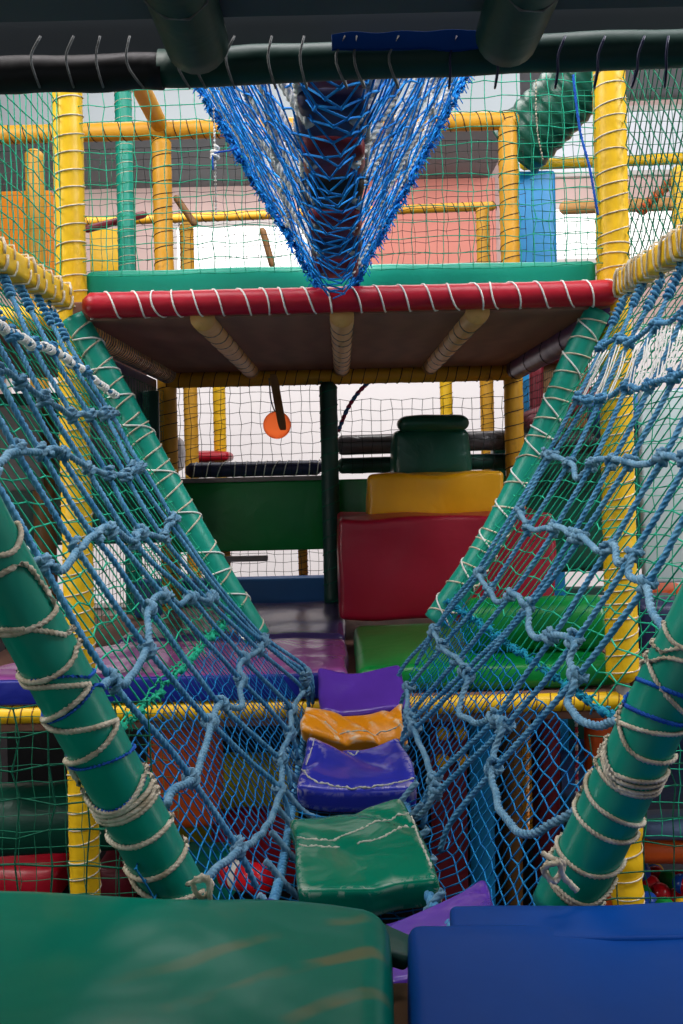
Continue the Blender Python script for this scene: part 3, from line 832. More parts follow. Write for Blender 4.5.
flat_net('safety_net', 'black fine net on the right side of the lower platform, beyond the purple tube', W(.80, 2.8, -.1), (0, 1, 0), (0, 0, 1), 1.4, .45, .03, .0012, 'netk', jit=.1, seed=15)
flat_net('safety_net', 'fine net on the left side of the lower platform, before the navy panel', W(-.77, 2.8, -.5), (0, 1, 0), (0, 0, 1), 1.4, .85, .045, .0012, 'netgd', jit=.1, seed=16)
flat_net('safety_net', 'green net hanging right of the yellow post, in front of the pale grey panel', W(.86, 2.80, -1.1), (1, 0, 0), (0, 0, 1), .6, 1.5, .05, .0016, 'netg', jit=.12, seed=17)
# red and blue edge rope of the round opening in the black net
MB().tube(catmull([P(338, 432, 4.25), P(347, 410, 4.25), P(358, 393, 4.25), P(372, 380, 4.25), P(386, 374, 4.25)], .01), .010, 8, True, 2, .05).build('edge_rope', 'stripe_rope', label='red and blue edge rope curving up right of the dark green post', cat='rope')
# white cord hanging on the upper net
wc = thing('hanging_string', 'knotted white cord hanging in the upper net left of the blue net tunnel', 'cord', P(216, 215, 2.66))
MB().tube(catmull([P(213, 85, 2.66), P(214, 120, 2.66), P(215, 150, 2.66), P(216, 215, 2.66)], .01), .004, 7, True, 2, .02).build('cord', 'cordw', wc)
MB().tube(helix(P(215, 146, 2.66), P(215, 158, 2.66), .006, .012, .005, 2), .005, 7).build('knot', 'cordw', wc)
MB().tube(catmull([P(213, 170, 2.655), P(213, 155, 2.65), P(220, 152, 2.65), P(232, 150, 2.66), P(245, 143, 2.68)], .01), .0026, 6).build('blue_cord', 'bluecord', wc)
MB().tube(catmull([P(573, 75, 2.7), P(580, 130, 2.7), P(590, 170, 2.7), P(598, 215, 2.71)], .01), .0045, 7, True, 3, .03).build('hanging_rope', 'bluecord', label='dark blue rope hanging just left of the right yellow post', cat='cord')
MB().tube(catmull([P(536, 80, 2.7), P(536, 110, 2.7), P(538, 135, 2.7), P(543, 160, 2.7)], .01), .003, 6, True, 3, .02).build('hanging_twine', 'cord', label='pale twisted cord hanging in the net before the green slide tube', cat='cord')

# ------------------------------------------------------------------ upper rope bridge (seen from below)
ub = thing('net_tunnel', 'blue fuzzy net bridge overhead running to the middle of the red beam', 'net bridge', W(0, 2.7, .47))
def utr(Y, q):
    side = -1 if q < 0 else 1
    a = abs(q); xb = .036
    k = 0.468 + 0.09 * (1 - (Y - 1.3) / 1.4)
    if a < xb: return V((q - .002, Y, H0 + k + .02 * (a / xb) ** 2))
    h = (a - xb) * .88
    return V((side * (xb + (a - xb) * .50) - .002, Y, H0 + k + .02 + h))
def fnu(s, t):
    q = t - .8; Y = 1.32 + s
    return utr(Y, q) + V((noise.noise(V((s * 6, t * 6, 1))), noise.noise(V((s * 6, t * 6, 5))), noise.noise(V((s * 6, t * 6, 9))))) * .016
grid_net(MB(), fnu, 1.38, 1.6, .043, .0023, .25, True, None, True, seed=31).build('net', 'netB', ub)
mb = MB(); rr = random.Random(5)
for s in (-1, 1):          # frayed edge where the net is bound to the far frame
    base = [utr(2.70, s * (.02 + .78 * k / 50)) for k in range(51)]
    for w in range(9):
        mb.tube(catmull([p + V((rr.uniform(-.018, .012), rr.uniform(-.02, .01), rr.uniform(-.009, .009))) for p in base], .012), .0042, 6, True, 2, .03)
    for p in base:
        for w in range(7):
            d = V((s * rr.uniform(-.5, 1.0), rr.uniform(-1, .5), rr.uniform(-1, .6))) * .022
            mb.tube([p, p + d * .6, p + d + V((0, 0, -.006))], .0016, 4)
mb.build('bound_edge', 'netB', ub)
for s in (-1, 1):
    for k in range(7):
        Y0 = 1.42 + k * .19
        pts = [utr(Y0 + .02 * math.sin(j), s * (.05 + .12 * j)) + V((-s * .006, 0, .004)) for j in range(7)]
        MB().tube(catmull(pts, .012), .0105, 10, True, 3, .045).build('rope', 'grope', ub)
    for j in range(5):
        pts = [utr(1.34 + .135 * k, s * (.1 + .13 * j) + rr.uniform(-.02, .02)) + V((-s * .010, 0, .006)) for k in range(11)]
        MB().tube(catmull(pts, .012), .0105, 10, True, 3, .045).build('cross_rope', 'grope', ub)
for k in range(7):
    y0 = 1.36 + k * .19
    zz = .468 + .09 * (1 - (y0 - 1.3) / 1.4) + .09
    cushion([W(-.06, y0 + .165, zz), W(.058, y0 + .165, zz), W(.058, y0, zz), W(-.06, y0, zz)], .05, .02, (6, 6, 2), .0, .008, cs=12, seed=k).build(
        'tread_mat', ('maroon', 'navy', 'maroon', 'black', 'maroon', 'navy', 'maroon')[k], ub)

# ------------------------------------------------------------------ bridge mats
def lift_u(a): return lambda s, t: a * (2 * s - 1) ** 2
tm = 'mats laid along the rope bridge'
mms, mats = [], []
mms.append(cushion([P(318, 668, 2.74), P(402, 660, 2.74), P(412, 703, 2.58), P(320, 712, 2.58)], .05, .014, (22, 14, 3), .006, .018, .016, cs=6, seed=1));mats.append(mms[-1].build('bridge_mat', 'purple', label='purple mat at the far end of the bridge, just behind the orange mat', cat='mat', group=tm))
mms.append(cushion([P(303, 702, 2.52), P(404, 700, 2.52), P(408, 732, 2.40), P(302, 730, 2.40)], .045, .012, (30, 14, 3), .006, .026, .03, cs=9, seed=4));mats.append(mms[-1].build('bridge_mat', 'orange_m', label='crumpled orange mat on the rope bridge', cat='mat', group=tm))
mms.append(cushion([P(308, 737, 2.36), P(402, 737, 2.36), P(414, 788, 2.10), P(296, 786, 2.10)], .05, .014, (24, 16, 3), .010, .018, .022, cs=6, seed=6));mats.append(mms[-1].build('bridge_mat', 'purple_w', label='blue violet mat with cracked pale edges, between the orange and green mats', cat='mat', group=tm))
mms.append(cushion([P(288, 818, 1.94), P(404, 796, 1.96), P(440, 876, 1.60), P(296, 892, 1.60)], .05, .011, (28, 22, 3), .006, .014, .006, cs=5, seed=9));mats.append(mms[-1].build('bridge_mat', 'green_step', label='green mat with cracked white wear lines, largest on the rope bridge', cat='mat', group=tm))
mms.append(cushion([P(258, 890, 1.52), P(482, 872, 1.52), P(500, 925, 1.28), P(262, 942, 1.28)], .04, .016, (24, 10, 3), .0, .012, .06, cs=7, seed=12));mats.append(mms[-1].build('bridge_mat', 'purple', label='purple mat curling up at the near end of the bridge, beside the cobalt mat', cat='mat', group=tm))
br = thing('bridge_rope', 'two blue ropes running under the bridge mats from end to end', 'rope', W(0, 1.3, -.72))
for s in (-1, 1):
    MB().tube(catmull([W(s * .16, 1.27, -.64), W(s * .13, 1.6, -.72), W(s * .125, 2.1, -.745), W(s * .12, 2.5, -.73), W(s * .11, 2.72, -.69)], .008), .009, 12, True, 3, .045).build('rope', 'rope', br)
for k in range(10):
    y = 1.42 + k * .135
    MB().tube(catmull([W(-.15, y, -.69), W(-.08, y + .01, -.765), W(.06, y - .01, -.77), W(.15, y, -.69)], .008), .007, 10, True, 3, .04).build('cross_rope', 'rope_k', br)

def crack(mat, mb, st, r, seed):
    p = catmull([V((a, b, 0)) for a, b in st], .012)
    q = [mb.at(min(.99, max(.01, c.x)), min(.99, max(.01, c.y + .03 * noise.noise(V((c.x * 14, seed, 0))) + .012 * noise.noise(V((c.x * 60, seed, 5)))))) for c in p]
    w = [r * max(.12, .6 + 1.1 * noise.noise(V((k * .45, seed, 1)))) for k in range(len(q))]
    MB().tube(q, w, 6).build('crack', 'crackw', mat)
for i, st in enumerate([[(.03, .66), (.25, .60), (.42, .63), (.62, .70)], [(.04, .52), (.2, .5), (.36, .51)], [(.5, .50), (.7, .52), (.85, .60), (.99, .62)], [(.62, .72), (.8, .76), (.98, .74)], [(.97, .1), (.96, .4), (.985, .7)]]):
    crack(mats[3], mms[3], st, .0032, i)
crack(mats[2], mms[2], [(.02, .3), (.12, .12), (.35, .05), (.6, .04), (.85, .08), (.98, .14)], .0034, 11)
crack(mats[2], mms[2], [(.45, .9), (.5, .84), (.56, .9)], .003, 12)
crack(mats[2], mms[2], [(.04, .4), (.05, .7), (.08, .95)], .002, 13)
crack(mats[1], mms[1], [(.2, .5), (.32, .3), (.5, .2), (.72, .2), (.95, .25)], .003, 14)

# ------------------------------------------------------------------ near platform
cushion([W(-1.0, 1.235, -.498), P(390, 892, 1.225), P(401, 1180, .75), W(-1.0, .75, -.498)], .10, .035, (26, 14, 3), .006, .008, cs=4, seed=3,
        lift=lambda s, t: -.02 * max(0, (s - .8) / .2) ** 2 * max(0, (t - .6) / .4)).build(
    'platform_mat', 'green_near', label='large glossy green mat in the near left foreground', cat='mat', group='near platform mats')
cobalt = thing('platform_mat', 'cobalt blue mat in the near right foreground', 'mat', W(.45, .8, -.64), 'near platform mats')
cushion([P(409, 922, 1.17), P(1100, 915, 1.20), W(1.0, .75, -.52), P(414, 1180, .75)], .10, .016, (26, 14, 3), .0, .005, cs=4, seed=8).build('mat_body', 'blue_mat', cobalt)
cushion([P(448, 905, 1.225), P(1100, 897, 1.225), P(1100, 930, 1.13), P(448, 940, 1.13)], .02, .008, (20, 4, 1), .0, .004, cs=5, seed=3).build('folded_flap', 'blue_mat', cobalt)
MB().box(W(-1.1, .3, -.70), W(1.1, 1.2, -.645)).build('near_deck', 'plyd', smooth=False, label='bare timber platform showing in the gap between the near mats', cat='platform')
cushion([P(380, 918, 1.25), P(418, 938, 1.23), P(412, 958, 1.16), P(384, 950, 1.16)], .02, .008, (6, 6, 2), 0, .010, cs=14).build('vinyl_scrap', 'green_k', label='dark green torn vinyl flap between the two near mats', cat='flap')
cushion([P(560, 872, 1.46), P(590, 872, 1.46), P(590, 925, 1.40), P(515, 925, 1.40)], .03, .01, (6, 6, 2), 0, .004, cs=14).build('foam_wedge', 'teal_far', label='green foam wedge at the foot of the near right pole', cat='wedge')

# overhead deck of the near bay
MB().box(W(-1.2, .2, .545), W(1.2, 1.16, .60)).build('near_ceiling_deck', 'greyply', smooth=False, label='grey boarded deck overhead at the top edge of the view', cat='platform')
MB().box(W(-1.2, 1.16, .565), W(1.2, 1.2, .60)).build('deck_edge', 'black', label='black edge strip of the grey deck overhead', cat='edge strip')
for u0, u1, word in ((179, 200, 'left'), (519, 512, 'right')):
    A = P(u0, 4, 1.04); B = P(u1, 46, 1.2)
    x = (A.x + B.x) / 2
    n = 30; pts, rad = [], []
    for i in range(n + 1):
        k = i / n; pts.append(W(x, .4 + .8 * k, .522)); e = (1 - k) * .8
        rad.append(.039 * (1 if e > .03 else math.sqrt(max(.1, 1 - (1 - e / .03) ** 2))))
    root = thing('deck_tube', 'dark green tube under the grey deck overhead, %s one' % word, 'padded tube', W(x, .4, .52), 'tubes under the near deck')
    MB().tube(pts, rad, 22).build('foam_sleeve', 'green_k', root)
    MB().tube([W(x + .040 * math.cos(q / 10 * math.pi * 2), 1.02 + .01 * math.sin(q), .522 + .040 * math.sin(q / 10 * math.pi * 2)) for q in range(11)], .0016, 5).build('lashing_cord', 'greycord', root)
nb = thing('near_beam', 'dark padded beam across the top, black then green with a blue scrap', 'padded beam', W(-1.0, 1.25, .5))
def sleeve(x0, x1, z, R, mat, dz=0.0):
    n = 40; pts = [W(x0 + (x1 - x0) * i / n, 1.25, z + dz * i / n + .003 * noise.noise(V((i * .3, x0 * 9, 0)))) for i in range(n + 1)]
    rad = [R * (1 + .05 * noise.noise(V((i * .35, x0, 4)))) for i in range(n + 1)]
    MB().tube(pts, rad, 20).build('foam_sleeve', mat, nb)
sleeve(-1.0, -.22, .520, .023, 'black'); sleeve(-.225, 1.0, .524, .024, 'green_k', .02)
MB().box(W(-1.0, 1.255, .535), W(1.0, 1.265, .60)).build('fascia_board', 'greyply', nb, smooth=False)
MB().rbox(.5, .5, .5, .03, 30, 1, 2, lambda p: W(.0 + (p.x + .5) * .26, 1.222 + p.y * .006, .540 + .006 * noise.noise(V((p.x * 4, 2, 0))) + p.z * .022 * (1 + .5 * noise.noise(V((p.x * 5, 0, 3)))))).build('blue_scrap', 'blue_mat', nb)
rr = random.Random(8); mb1, mb2 = MB(), MB()
for u in [33, 68, 98, 128, 178, 196, 228, 270, 302, 338, 356, 391, 452, 500, 560, 600, 640, 668]:
    w = 1.22; du = rr.uniform(4, 14); sg = 1 if u < 420 else -.6
    c = [P(u + rr.uniform(0, 8), 36, w), P(u - 2, 55, 1.222), P(u - 1 + .2 * du * sg, 70, 1.224), P(u + du * sg, 86, 1.235), P(u + du * sg, 84, 1.29), P(u, 50, 1.29)]
    (mb1 if u < 420 else mb2).tube(catmull(c, .008), .0017, 6)
mb1.build('lashing_cord', 'greycord', nb); mb2.build('blue_lashing_cord', 'navy', nb)

# ------------------------------------------------------------------ upper background frame
pad_tube('frame_post', 'dark green padded post on the upper level, left of the yellow post', 'padded post', W(-1.115, 5.1, -1.65), W(-1.115, 5.1, 2.2), .045, 'teal_far', (.05, .002, 'cord', 2), posts)
pad_tube('frame_post', 'ochre post on the upper level left of the bright yellow front post', 'padded post', W(-1.50, 4.8, -1.65), W(-1.50, 4.8, 1.62), .046, 'yellow_old', None, posts)
pad_tube('frame_post', 'bright yellow slim post beside the blue pad on the upper level', 'padded post', P(512, 268, 4.9), P(512, 165, 4.9), .034, 'yellow', (.05, .002, 'netgd', 2), posts)
pad_tube('frame_post', 'yellow post at the far right edge of the upper level', 'padded post', P(683, 250, 4.6), P(680, 166, 4.6), .044, 'yellow', (.05, .002, 'cord', 2), posts)
pad_tube('top_beam', 'ochre beam high across the back of the upper level', 'padded beam', W(-1.9, 4.26, 1.505), W(.82, 4.26, 1.52), .04, 'yellow_old', (.06, .002, 'netk', 3))
pad_tube('top_beam', 'short ochre beam running forward above the left back post', 'padded beam', W(-.77, 3.4, 1.55), W(-.77, 4.24, 1.53), .038, 'yellow_old')
pad_tube('far_rail', 'thin ochre rail below the salmon wall, across the upper level', 'padded rail', W(-2.1, 7.2, 1.88), W(1.2, 7.2, 1.93), .034, 'yellow_old', (.08, .003, 'netk', 3))
pad_tube('far_rail', 'pale yellow rail high right of the blue pad', 'padded rail', P(520, 165, 5.4), P(700, 158, 5.4), .03, 'yellow', None)
pad_tube('far_rail', 'tan rail below the pale yellow rail, behind the right yellow post', 'padded rail', P(560, 208, 6.6), P(700, 203, 6.6), .045, 'tan', None)
pad_tube('brace', 'brown slanting brace behind the upper net near the yellow posts', 'brace', P(175, 196, 6.1), P(196, 226, 6.1), .022, 'brown_y')
pad_tube('brace', 'brown slanting brace before the left bright window', 'brace', P(262, 228, 6.6), P(273, 268, 6.6), .022, 'brown_y')
pad_tube('brace', 'brown spiral bound brace at the far right behind the net', 'brace', P(672, 180, 6.0), P(640, 212, 6.0), .024, 'brown_y', (.05, .008, 'orange', 3))
block(W(.93, 5.2, -1.65), P(556, 170, 5.2) + V((0, .2, 0)), .02, .004, (4, 4, 10), .005).build('upright_pad', 'blue_col', label='sky blue upright pad behind the upper net on the right', cat='pad')
A, B = P(600, 60, 4.9), P(515, 150, 5.2)
n = 40; pts = [A.lerp(B, i / n) for i in range(n + 1)]
MB().tube(pts, [.17 * (1 + .03 * math.cos(i * 1.57)) for i in range(n + 1)], 28).build('slide_tube', 'green_d', label='dark green slide tube slanting through the upper level on the right', cat='slide')
MB().box(P(-20, 290, 6.0), P(50, 190, 6.0) + V((0, .08, 0)), .01).build('wall_pad', 'orangew', label='orange wall panel behind the left ochre post', cat='partition')
MB().box(P(90, 272, 6.3), P(128, 228, 6.3) + V((0, .06, 0)), .01).build('wall_pad', 'yellow', label='small yellow panel behind the dark green post', cat='partition')
pad_tube('hand_rail', 'dark maroon short rail left of the dark green post', 'rail', P(84, 230, 5.0), P(146, 214, 5.3), .02, 'maroon')
for X, z1, Yp, mt, R, word in ((-.965, 1.60, 6.2, 'yellow_old', .045, 'ochre post standing behind the platform, left of the hanging orange ball'), (-.83, 1.0, 6.6, 'yellow', .043, 'slim yellow post just left of the hanging orange ball'),
                        (.73, 1.0, 6.6, 'yellow', .043, 'slim yellow post behind the dark green cushion'), (1.01, 1.76, 6.6, 'yellow_old', .047, 'ochre post before the salmon panel, above the charcoal rail')):
    pad_tube('frame_post', word, 'padded post', W(X, Yp, -1.65), W(X, Yp, z1), R, mt, (.07, .002, 'netk', 4), posts)
block(P(158, 470, 5.0), P(178, 438, 5.0) + V((0, .2, 0)), .02, .004).build('soft_block', 'greyblk', label='small grey block at the left behind the black net', cat='soft block')
block(P(176, 462, 6.4), P(228, 452, 6.4) + V((0, .3, 0)), .02, .004).build('soft_block', 'red', label='low red pad far behind the black net', cat='soft block')

# left and right of the lower platform
MB().box(W(-.86, 2.95, -.02), W(-.80, 4.2, .40)).build('partition', 'navy', label='dark navy panel closing the left side under the platform', cat='partition')
MB().box(W(-2.4, 2.85, .43), W(-.86, 4.3, .5)).build('side_deck', 'ply', smooth=False, label='brown deck of the left bay behind the rope net', cat='platform')
pad_tube('side_deck_beam', 'yellow beam edging the left bay behind the top of the left rope net', 'padded beam', W(-2.4, 2.8, .455), W(-.82, 2.8, .455), .035, 'yellow', (.05, .002, 'cord', 3))
MB().box(P(-30, 492, 3.4), P(40, 405, 3.4) + V((0, .03, 0)), .01).build('partition', 'steel', label='grey panel behind the left rope net at the edge of view', cat='partition')
MB().box(P(-60, 548, 3.9), P(158, 390, 3.9) + V((0, .03, 0)), .01).build('partition', 'green_k', label='blackish green occluder panel added behind the left rope net', cat='partition')  # added occluder, keeps the bright back window out of the left bay
pad_tube('frame_post', 'brown shaded post behind the left rope net, left of the yellow post', 'padded post', P(48, 640, 3.5), P(42, 400, 3.5), .04, 'brown_y', None, posts)
MB().box(W(1.07, 3.42, -.44), W(2.1, 3.46, .25), .01).build('partition', 'palegrey', label='pale grey smooth panel right of the right yellow post', cat='partition')
block(P(498, 572, 4.5), P(645, 428, 4.5) + V((0, .15, 0)), .03, .004).build('upright_pad', 'green_d', label='dark green pad behind the right rope net', cat='pad')
fr = thing('arch_frame', 'maroon padded frame round a dark opening right of the corner post', 'frame', P(550, 440, 4.8))
A, B = P(538, 450, 4.8), P(590, 356, 4.8)
loop = [V((A.x, 4.8, A.z)), V((A.x, 4.8, B.z - .08)), V((A.x + .02, 4.8, B.z - .02)), V((A.x + .09, 4.8, B.z)), V((B.x, 4.8, B.z))]
MB().tube(catmull(loop, .02), .035, 12).build('foam_sleeve', 'maroon', fr)
MB().box(V((A.x, 4.83, A.z)), V((B.x, 4.86, B.z)), .005).build('backing', 'brown_y', fr)
pad_tube('side_roll', 'dark blue roll lying behind the right rope net', 'foam roll', P(590, 420, 3.6), P(700, 405, 3.6), .075, 'blue_pad')
pad_tube('side_roll', 'maroon roll lying left of the dark blue roll', 'foam roll', P(520, 425, 4.4), P(600, 395, 4.4), .05, 'maroon')
pad_tube('side_roll', 'black roll under the maroon roll behind the right net', 'foam roll', P(520, 445, 4.3), P(640, 440, 4.3), .05, 'black')
MB().box(W(.9, 2.95, -.74), W(2.3, 4.6, -.665)).build('side_deck', 'ply', smooth=False, label='plywood deck right of the yellow post, under the navy block', cat='platform')
block(P(640, 655, 3.3), P(700, 604, 3.3) + V((0, .3, 0)), .02, .004).build('soft_block', 'navy', label='navy block behind the top of the near right pole', cat='soft block')
block(P(636, 606, 3.9), P(700, 590, 3.9) + V((0, .3, 0)), .02, .004).build('soft_block', 'orange', label='narrow orange pad below the pale grey panel', cat='soft block')
block(V((P(560, 640, 4.2).x, 4.2, H0 - .66)), P(640, 604, 4.2) + V((0, .3, 0)), .02, .004).build('soft_block', 'greyblk', label='charcoal block behind the right yellow post', cat='soft block')

# ------------------------------------------------------------------ below the platforms
block(P(150, 830, 3.1), P(214, 722, 3.1) + V((0, .18, 0)), .03, .005).build('upright_pad', 'orange', label='orange upright pad under the platform behind the left blue net', cat='pad')
block(P(172, 874, 3.5), P(292, 762, 3.5) + V((0, .12, 0)), .02, .004).build('upright_pad', 'olive', label='olive yellow panel under the platform behind the left blue net', cat='pad')
block(P(214, 892, 3.3), P(292, 815, 3.3) + V((0, .1, 0)), .03, .006).build('soft_block', 'red', label='red block low behind the green bridge mat', cat='soft block')
rr_ = thing('striped_roll', 'small red and white roll low behind the left blue net', 'foam roll', P(245, 872, 2.9))
A, B = P(228, 872, 2.95), P(262, 880, 2.85)
MB().tube([A, A.lerp(B, .3)], .045, 20).build('red_end', 'redball', rr_); MB().tube([A.lerp(B, .3), A.lerp(B, .5)], .046, 20).build('white_band', 'cordw', rr_); MB().tube([A.lerp(B, .5), B], .045, 20).build('red_end', 'redball', rr_)
block(P(150, 905, 3.0), P(232, 855, 3.0) + V((0, .12, 0)), .03, .005).build('soft_block', 'teal_far', label='teal block low beside the near left pole', cat='soft block')
lying_roll('foam_roll', 'dark green fat roll lying under the left end of the yellow deck beam', P(-40, 822, 3.2), P(140, 812, 3.2), .115, 'green_d')
block(P(-30, 905, 3.5), P(58, 868, 3.5) + V((0, .4, 0)), .03, .006).build('soft_block', 'red', label='red pad on the floor at the lower left edge', cat='soft block')
block(P(96, 905, 3.5), P(135, 866, 3.5) + V((0, .3, 0)), .03, .006).build('soft_block', 'maroon', label='maroon pad on the floor beside the lower yellow post', cat='soft block')
block(P(30, 870, 4.2), P(140, 845, 4.2) + V((0, .3, 0)), .03, .006).build('soft_block', 'brown_y', label='brown pad behind the fat green roll', cat='soft block')
mr = thing('activity_roller', 'maroon upright roller with yellow knobs under the platform, right of the bridge mats', 'roller', P(450, 830, 3.1))
MB().tube(catmull([V((P(448, 830, 3.1).x, 3.1, 0)), P(448, 716, 3.1)], .02), .058, 20).build('roller', 'maroon', mr)
for u, v in ((443, 733), (461, 733), (443, 761), (464, 761)): MB().sphere(P(u, v, 3.03), .023).build('knob', 'ball_y', mr)
for u, w_, mt, y1, Yp, word in ((481, .042, 'blue_col', 830, 3.3, 'blue upright roller beside the maroon knobbed roller'), (512, .034, 'brown_y', 860, 3.4, 'brown upright roller, second right of the knobbed roller'),
                           (546, .048, 'maroon', 880, 3.4, 'plain maroon upright roller between the two braided cords'), (598, .048, 'orange', 850, 3.4, 'orange upright roller near the lower right yellow post')):
    pad_tube('activity_roller', word, 'roller', V((P(u, y1, Yp).x, Yp, 0.0)), P(u, 706, Yp), w_, mt, None, 'upright rollers under the platform')
for u, mt, word, y1 in ((527, 'candy', 'orange and white braided cord hanging under the platform', 838), (576, 'candy2', 'red and white braided cord hanging under the platform', 800)):
    MB().tube(catmull([P(u, 700, 2.85), P(u + .5, (700 + y1) / 2, 2.85), P(u + 1, y1, 2.85)], .01), .006, 8, True, 2, .03).build('braided_cord', mt, label=word, cat='cord', group='braided cords under the platform')
MB().box(W(-1.6, 4.5, -1.65), W(1.0, 4.54, -.75), .01).build('partition', 'black', label='added black backdrop darkening the back under the lower platform', cat='partition')  # added dark backdrop standing in for the shade under the deck
MB().box(W(1.0, 5.5, -1.65), W(3.2, 5.55, -.72), .01).build('partition', 'green_k', label='added blackish green backdrop hiding the pale wall behind the ball pit', cat='partition')  # added backdrop so no bright wall shows through under the deck
op = thing('pit_wall', 'two layer foam edge of the ball pit, grey blue over orange', 'foam block', P(660, 860, 3.2))
block(P(645, 842, 3.2), P(760, 822, 3.2) + V((0, .14, 0)), .02, .004).build('top_layer', 'greyblue', op)
block(P(640, 866, 3.24), P(760, 841, 3.24) + V((0, .12, 0)), .03, .004).build('lower_layer', 'orange', op)
rr = random.Random(17)
names = {'redball': 'red', 'ball_g': 'green', 'ball_y': 'yellow', 'ball_b': 'blue'}
proto = {}
spots = [(665, 792, 4.6, 'redball'), (658, 797, 4.6, 'redball'), (676, 796, 4.7, 'ball_b'), (661, 893, 3.35, 'redball'), (651, 885, 3.4, 'redball'), (676, 898, 3.35, 'redball'), (640, 900, 3.4, 'ball_g'), (668, 880, 3.45, 'ball_g'), (655, 872, 3.6, 'ball_y'), (680, 880, 3.5, 'redball'), (648, 902, 3.2, 'ball_b'), (632, 890, 3.5, 'ball_g'), (665, 908, 3.1, 'ball_g'), (684, 908, 3.1, 'ball_y')]
spots += [(rr.uniform(634, 700), rr.uniform(870, 915), rr.uniform(3.3, 3.6), rr.choice(['redball', 'ball_g', 'redball', 'ball_b', 'ball_y'])) for _ in range(26)]
for i, (u, v, Y, mt) in enumerate(spots):
    p = P(u, v, Y)
    if mt not in proto:
        o = MB().sphere(V((0, 0, 0)), .034, 16, 10).build('pit_ball', mt); proto[mt] = o
    else:
        o = proto[mt].copy(); COL.objects.link(o)
    o.location = p - V((0, 0, .034))
    tag(o, '%s plastic ball in the ball pit at the lower right' % names[mt], 'ball', '%s balls in the pit' % names[mt])
MB().box(W(.9, 3.0, -1.65), W(3.0, 5.4, -1.56)).build('pit_floor', 'navy', label='navy floor pad under the ball pit balls', cat='mat')

# ------------------------------------------------------------------ the hall
def struct(o): o['kind'] = 'structure'; return o
struct(MB().box((-6, -3, -.1), (6, 10.3, 0)).build('floor', 'floor', smooth=False))
struct(MB().box((-6, -3, H0 + 3.75), (6, 10.3, H0 + 3.85)).build('ceiling', 'ceil', smooth=False))
struct(MB().box((-6, 8.2, H0 + 2.95), (1.6, 10.0, H0 + 3.74)).build('trim_1', 'ceild', smooth=False))
struct(MB().box((-6, 10.0, 0), (6, 10.2, H0 + 3.75)).build('wall_back', 'wallp', smooth=False))
struct(MB().box((-6.1, -3, 0), (-6, 10.2, H0 + 3.75)).build('wall_left', 'ceild', smooth=False))
struct(MB().box((6, -3, 0), (6.1, 10.2, H0 + 3.75)).build('wall_right', 'wallp', smooth=False))
wn = [0]
def window(x0, x1, z0, z1, mat):
    wn[0] += 1
    o = struct(MB().box(W(x0, 9.96, z0), W(x1, 9.99, z1), .002).build('window_%d' % wn[0], mat, smooth=False))
    f = MB()
    for (a, b, c, d) in ((x0 - .05, x0, z0, z1), (x1, x1 + .05, z0, z1), (x0 - .05, x1 + .05, z1, z1 + .05), (x0 - .05, x1 + .05, z0 - .05, z0)):
        f.box(W(a, 9.93, c), W(b, 10.0, d), .004)
    f.build('window_frame', 'frame', o)
window(-3.4, 3.6, -1.35, 1.35, 'win')
window(-1.65, -.30, 2.05, 2.52, 'winb')
window(2.05, 3.8, 2.1, 2.62, 'winb')
window(1.9, 5.2, 3.0, 3.62, 'winl')
MB().box(W(.1, 9.9, 1.98), W(1.65, 9.95, 2.95), .005).build('wall_sign', 'salmon', smooth=False, label='salmon pink wall panel right of the blue net bridge', cat='partition')

# ------------------------------------------------------------------ camera and light
cam = bpy.data.cameras.new('camera'); co = bpy.data.objects.new('camera', cam); COL.objects.link(co)
co.location = (0, 0, H0)
co.rotation_mode = 'XYZ'
co.rotation_euler = (math.pi / 2, 0, 0)
from mathutils import Matrix
co.matrix_world = Matrix.Translation((0, 0, H0)) @ Matrix.Rotation(math.pi / 2, 4, 'X') @ Matrix.Rotation(-TH, 4, 'Z')
cam.sensor_fit = 'VERTICAL'; cam.sensor_height = 36.0; cam.lens = F * 36 / 1024
cam.shift_y = -45.0 / 1024; cam.clip_start = .02
scn.camera = co

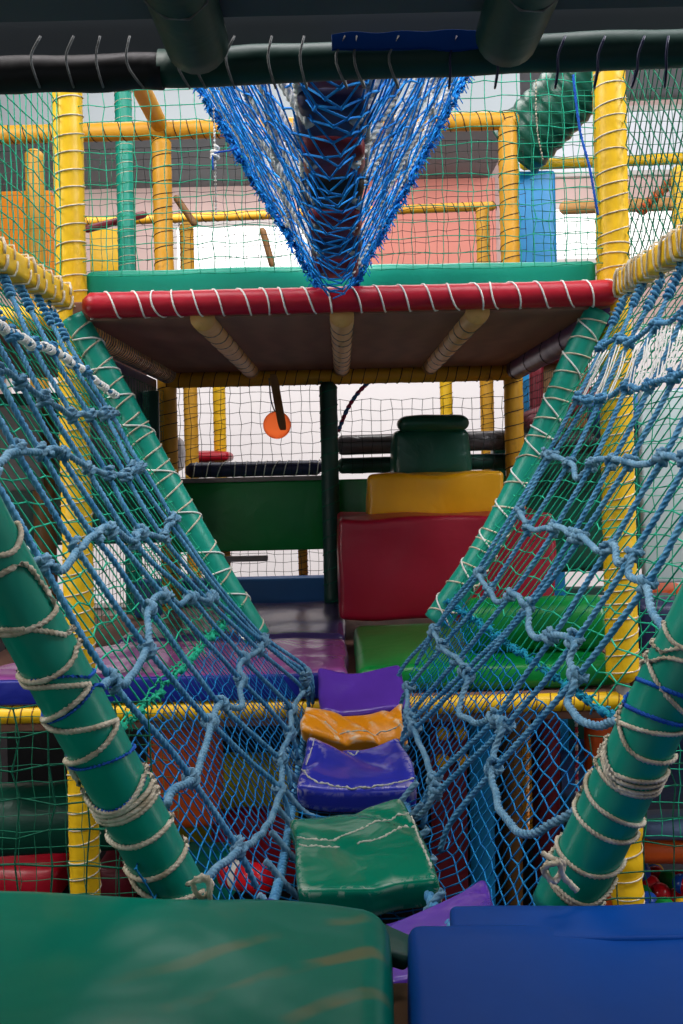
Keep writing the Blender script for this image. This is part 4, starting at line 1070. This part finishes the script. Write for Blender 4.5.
def area(name, loc, target, sx, sy, power, col=(1, 1, 1)):
    l = bpy.data.lights.new(name, 'AREA'); l.shape = 'RECTANGLE'; l.size = sx; l.size_y = sy; l.energy = power; l.color = col
    o = bpy.data.objects.new(name, l); COL.objects.link(o); o.location = loc
    d = (V(target) - V(loc)); o.rotation_euler = d.to_track_quat('-Z', 'Y').to_euler()
    return o
area('skylight', W(0, 1.7, 3.5), W(0, 2.7, 0), 2.6, 1.8, 125, (1, .93, .95))
area('hall_or_fill_light', W(-3.0, 1.5, 2.8), W(-.2, 2.7, 0.2), 1.5, 1.5, 125, (1, .97, .93))
area('hall_or_fill_light', W(3.0, 1.5, 2.8), W(.2, 2.7, 0.2), 1.5, 1.5, 125, (.95, .98, 1))
area('hall_or_fill_light', W(-1.2, 6.4, 2.85), W(-1.0, 10, 2.4), 2.5, .6, 90, (1, .95, .93))  # added fill to brighten the back wall, left part
area('hall_or_fill_light', W(2.2, 6.8, 3.2), W(2.0, 10, 2.6), 2.5, .6, 60, (1, .97, .97))  # added fill to brighten the back wall, right part
area('hall_or_fill_light', W(0, 5.6, 3.4), W(0, 4.0, 0), 3, 1.0, 70, (1, .97, .95))
area('hall_or_fill_light', W(-2.4, 1.6, -.25), W(-.6, 3.3, -1.2), .8, .5, 9, (1, .95, .9))  # added low fill for the space under the platform, from the left
area('hall_or_fill_light', W(2.4, 1.8, -.35), W(.6, 3.3, -1.2), .8, .5, 6, (1, .95, .9))  # added low fill for the space under the platform, from the right
area('near_mat_fill', W(-1.2, -2.4, 1.0), W(0, 1.3, -.5), 1.6, 1.6, 9, (.95, .98, 1))  # added fill from behind the camera for the near mats, not a doorway
w = bpy.data.worlds.new('world'); scn.world = w; w.use_nodes = True
w.node_tree.nodes['Background'].inputs[0].default_value = (.62, .70, .78, 1)
w.node_tree.nodes['Background'].inputs[1].default_value = .25
vs = scn.view_settings
vs.view_transform = 'Standard'; vs.look = 'None'; vs.exposure = 0.0; vs.gamma = 1.0; vs.use_curve_mapping = False
try:
    scn.cycles.use_denoising = True; scn.cycles.max_bounces = 6
except Exception: pass
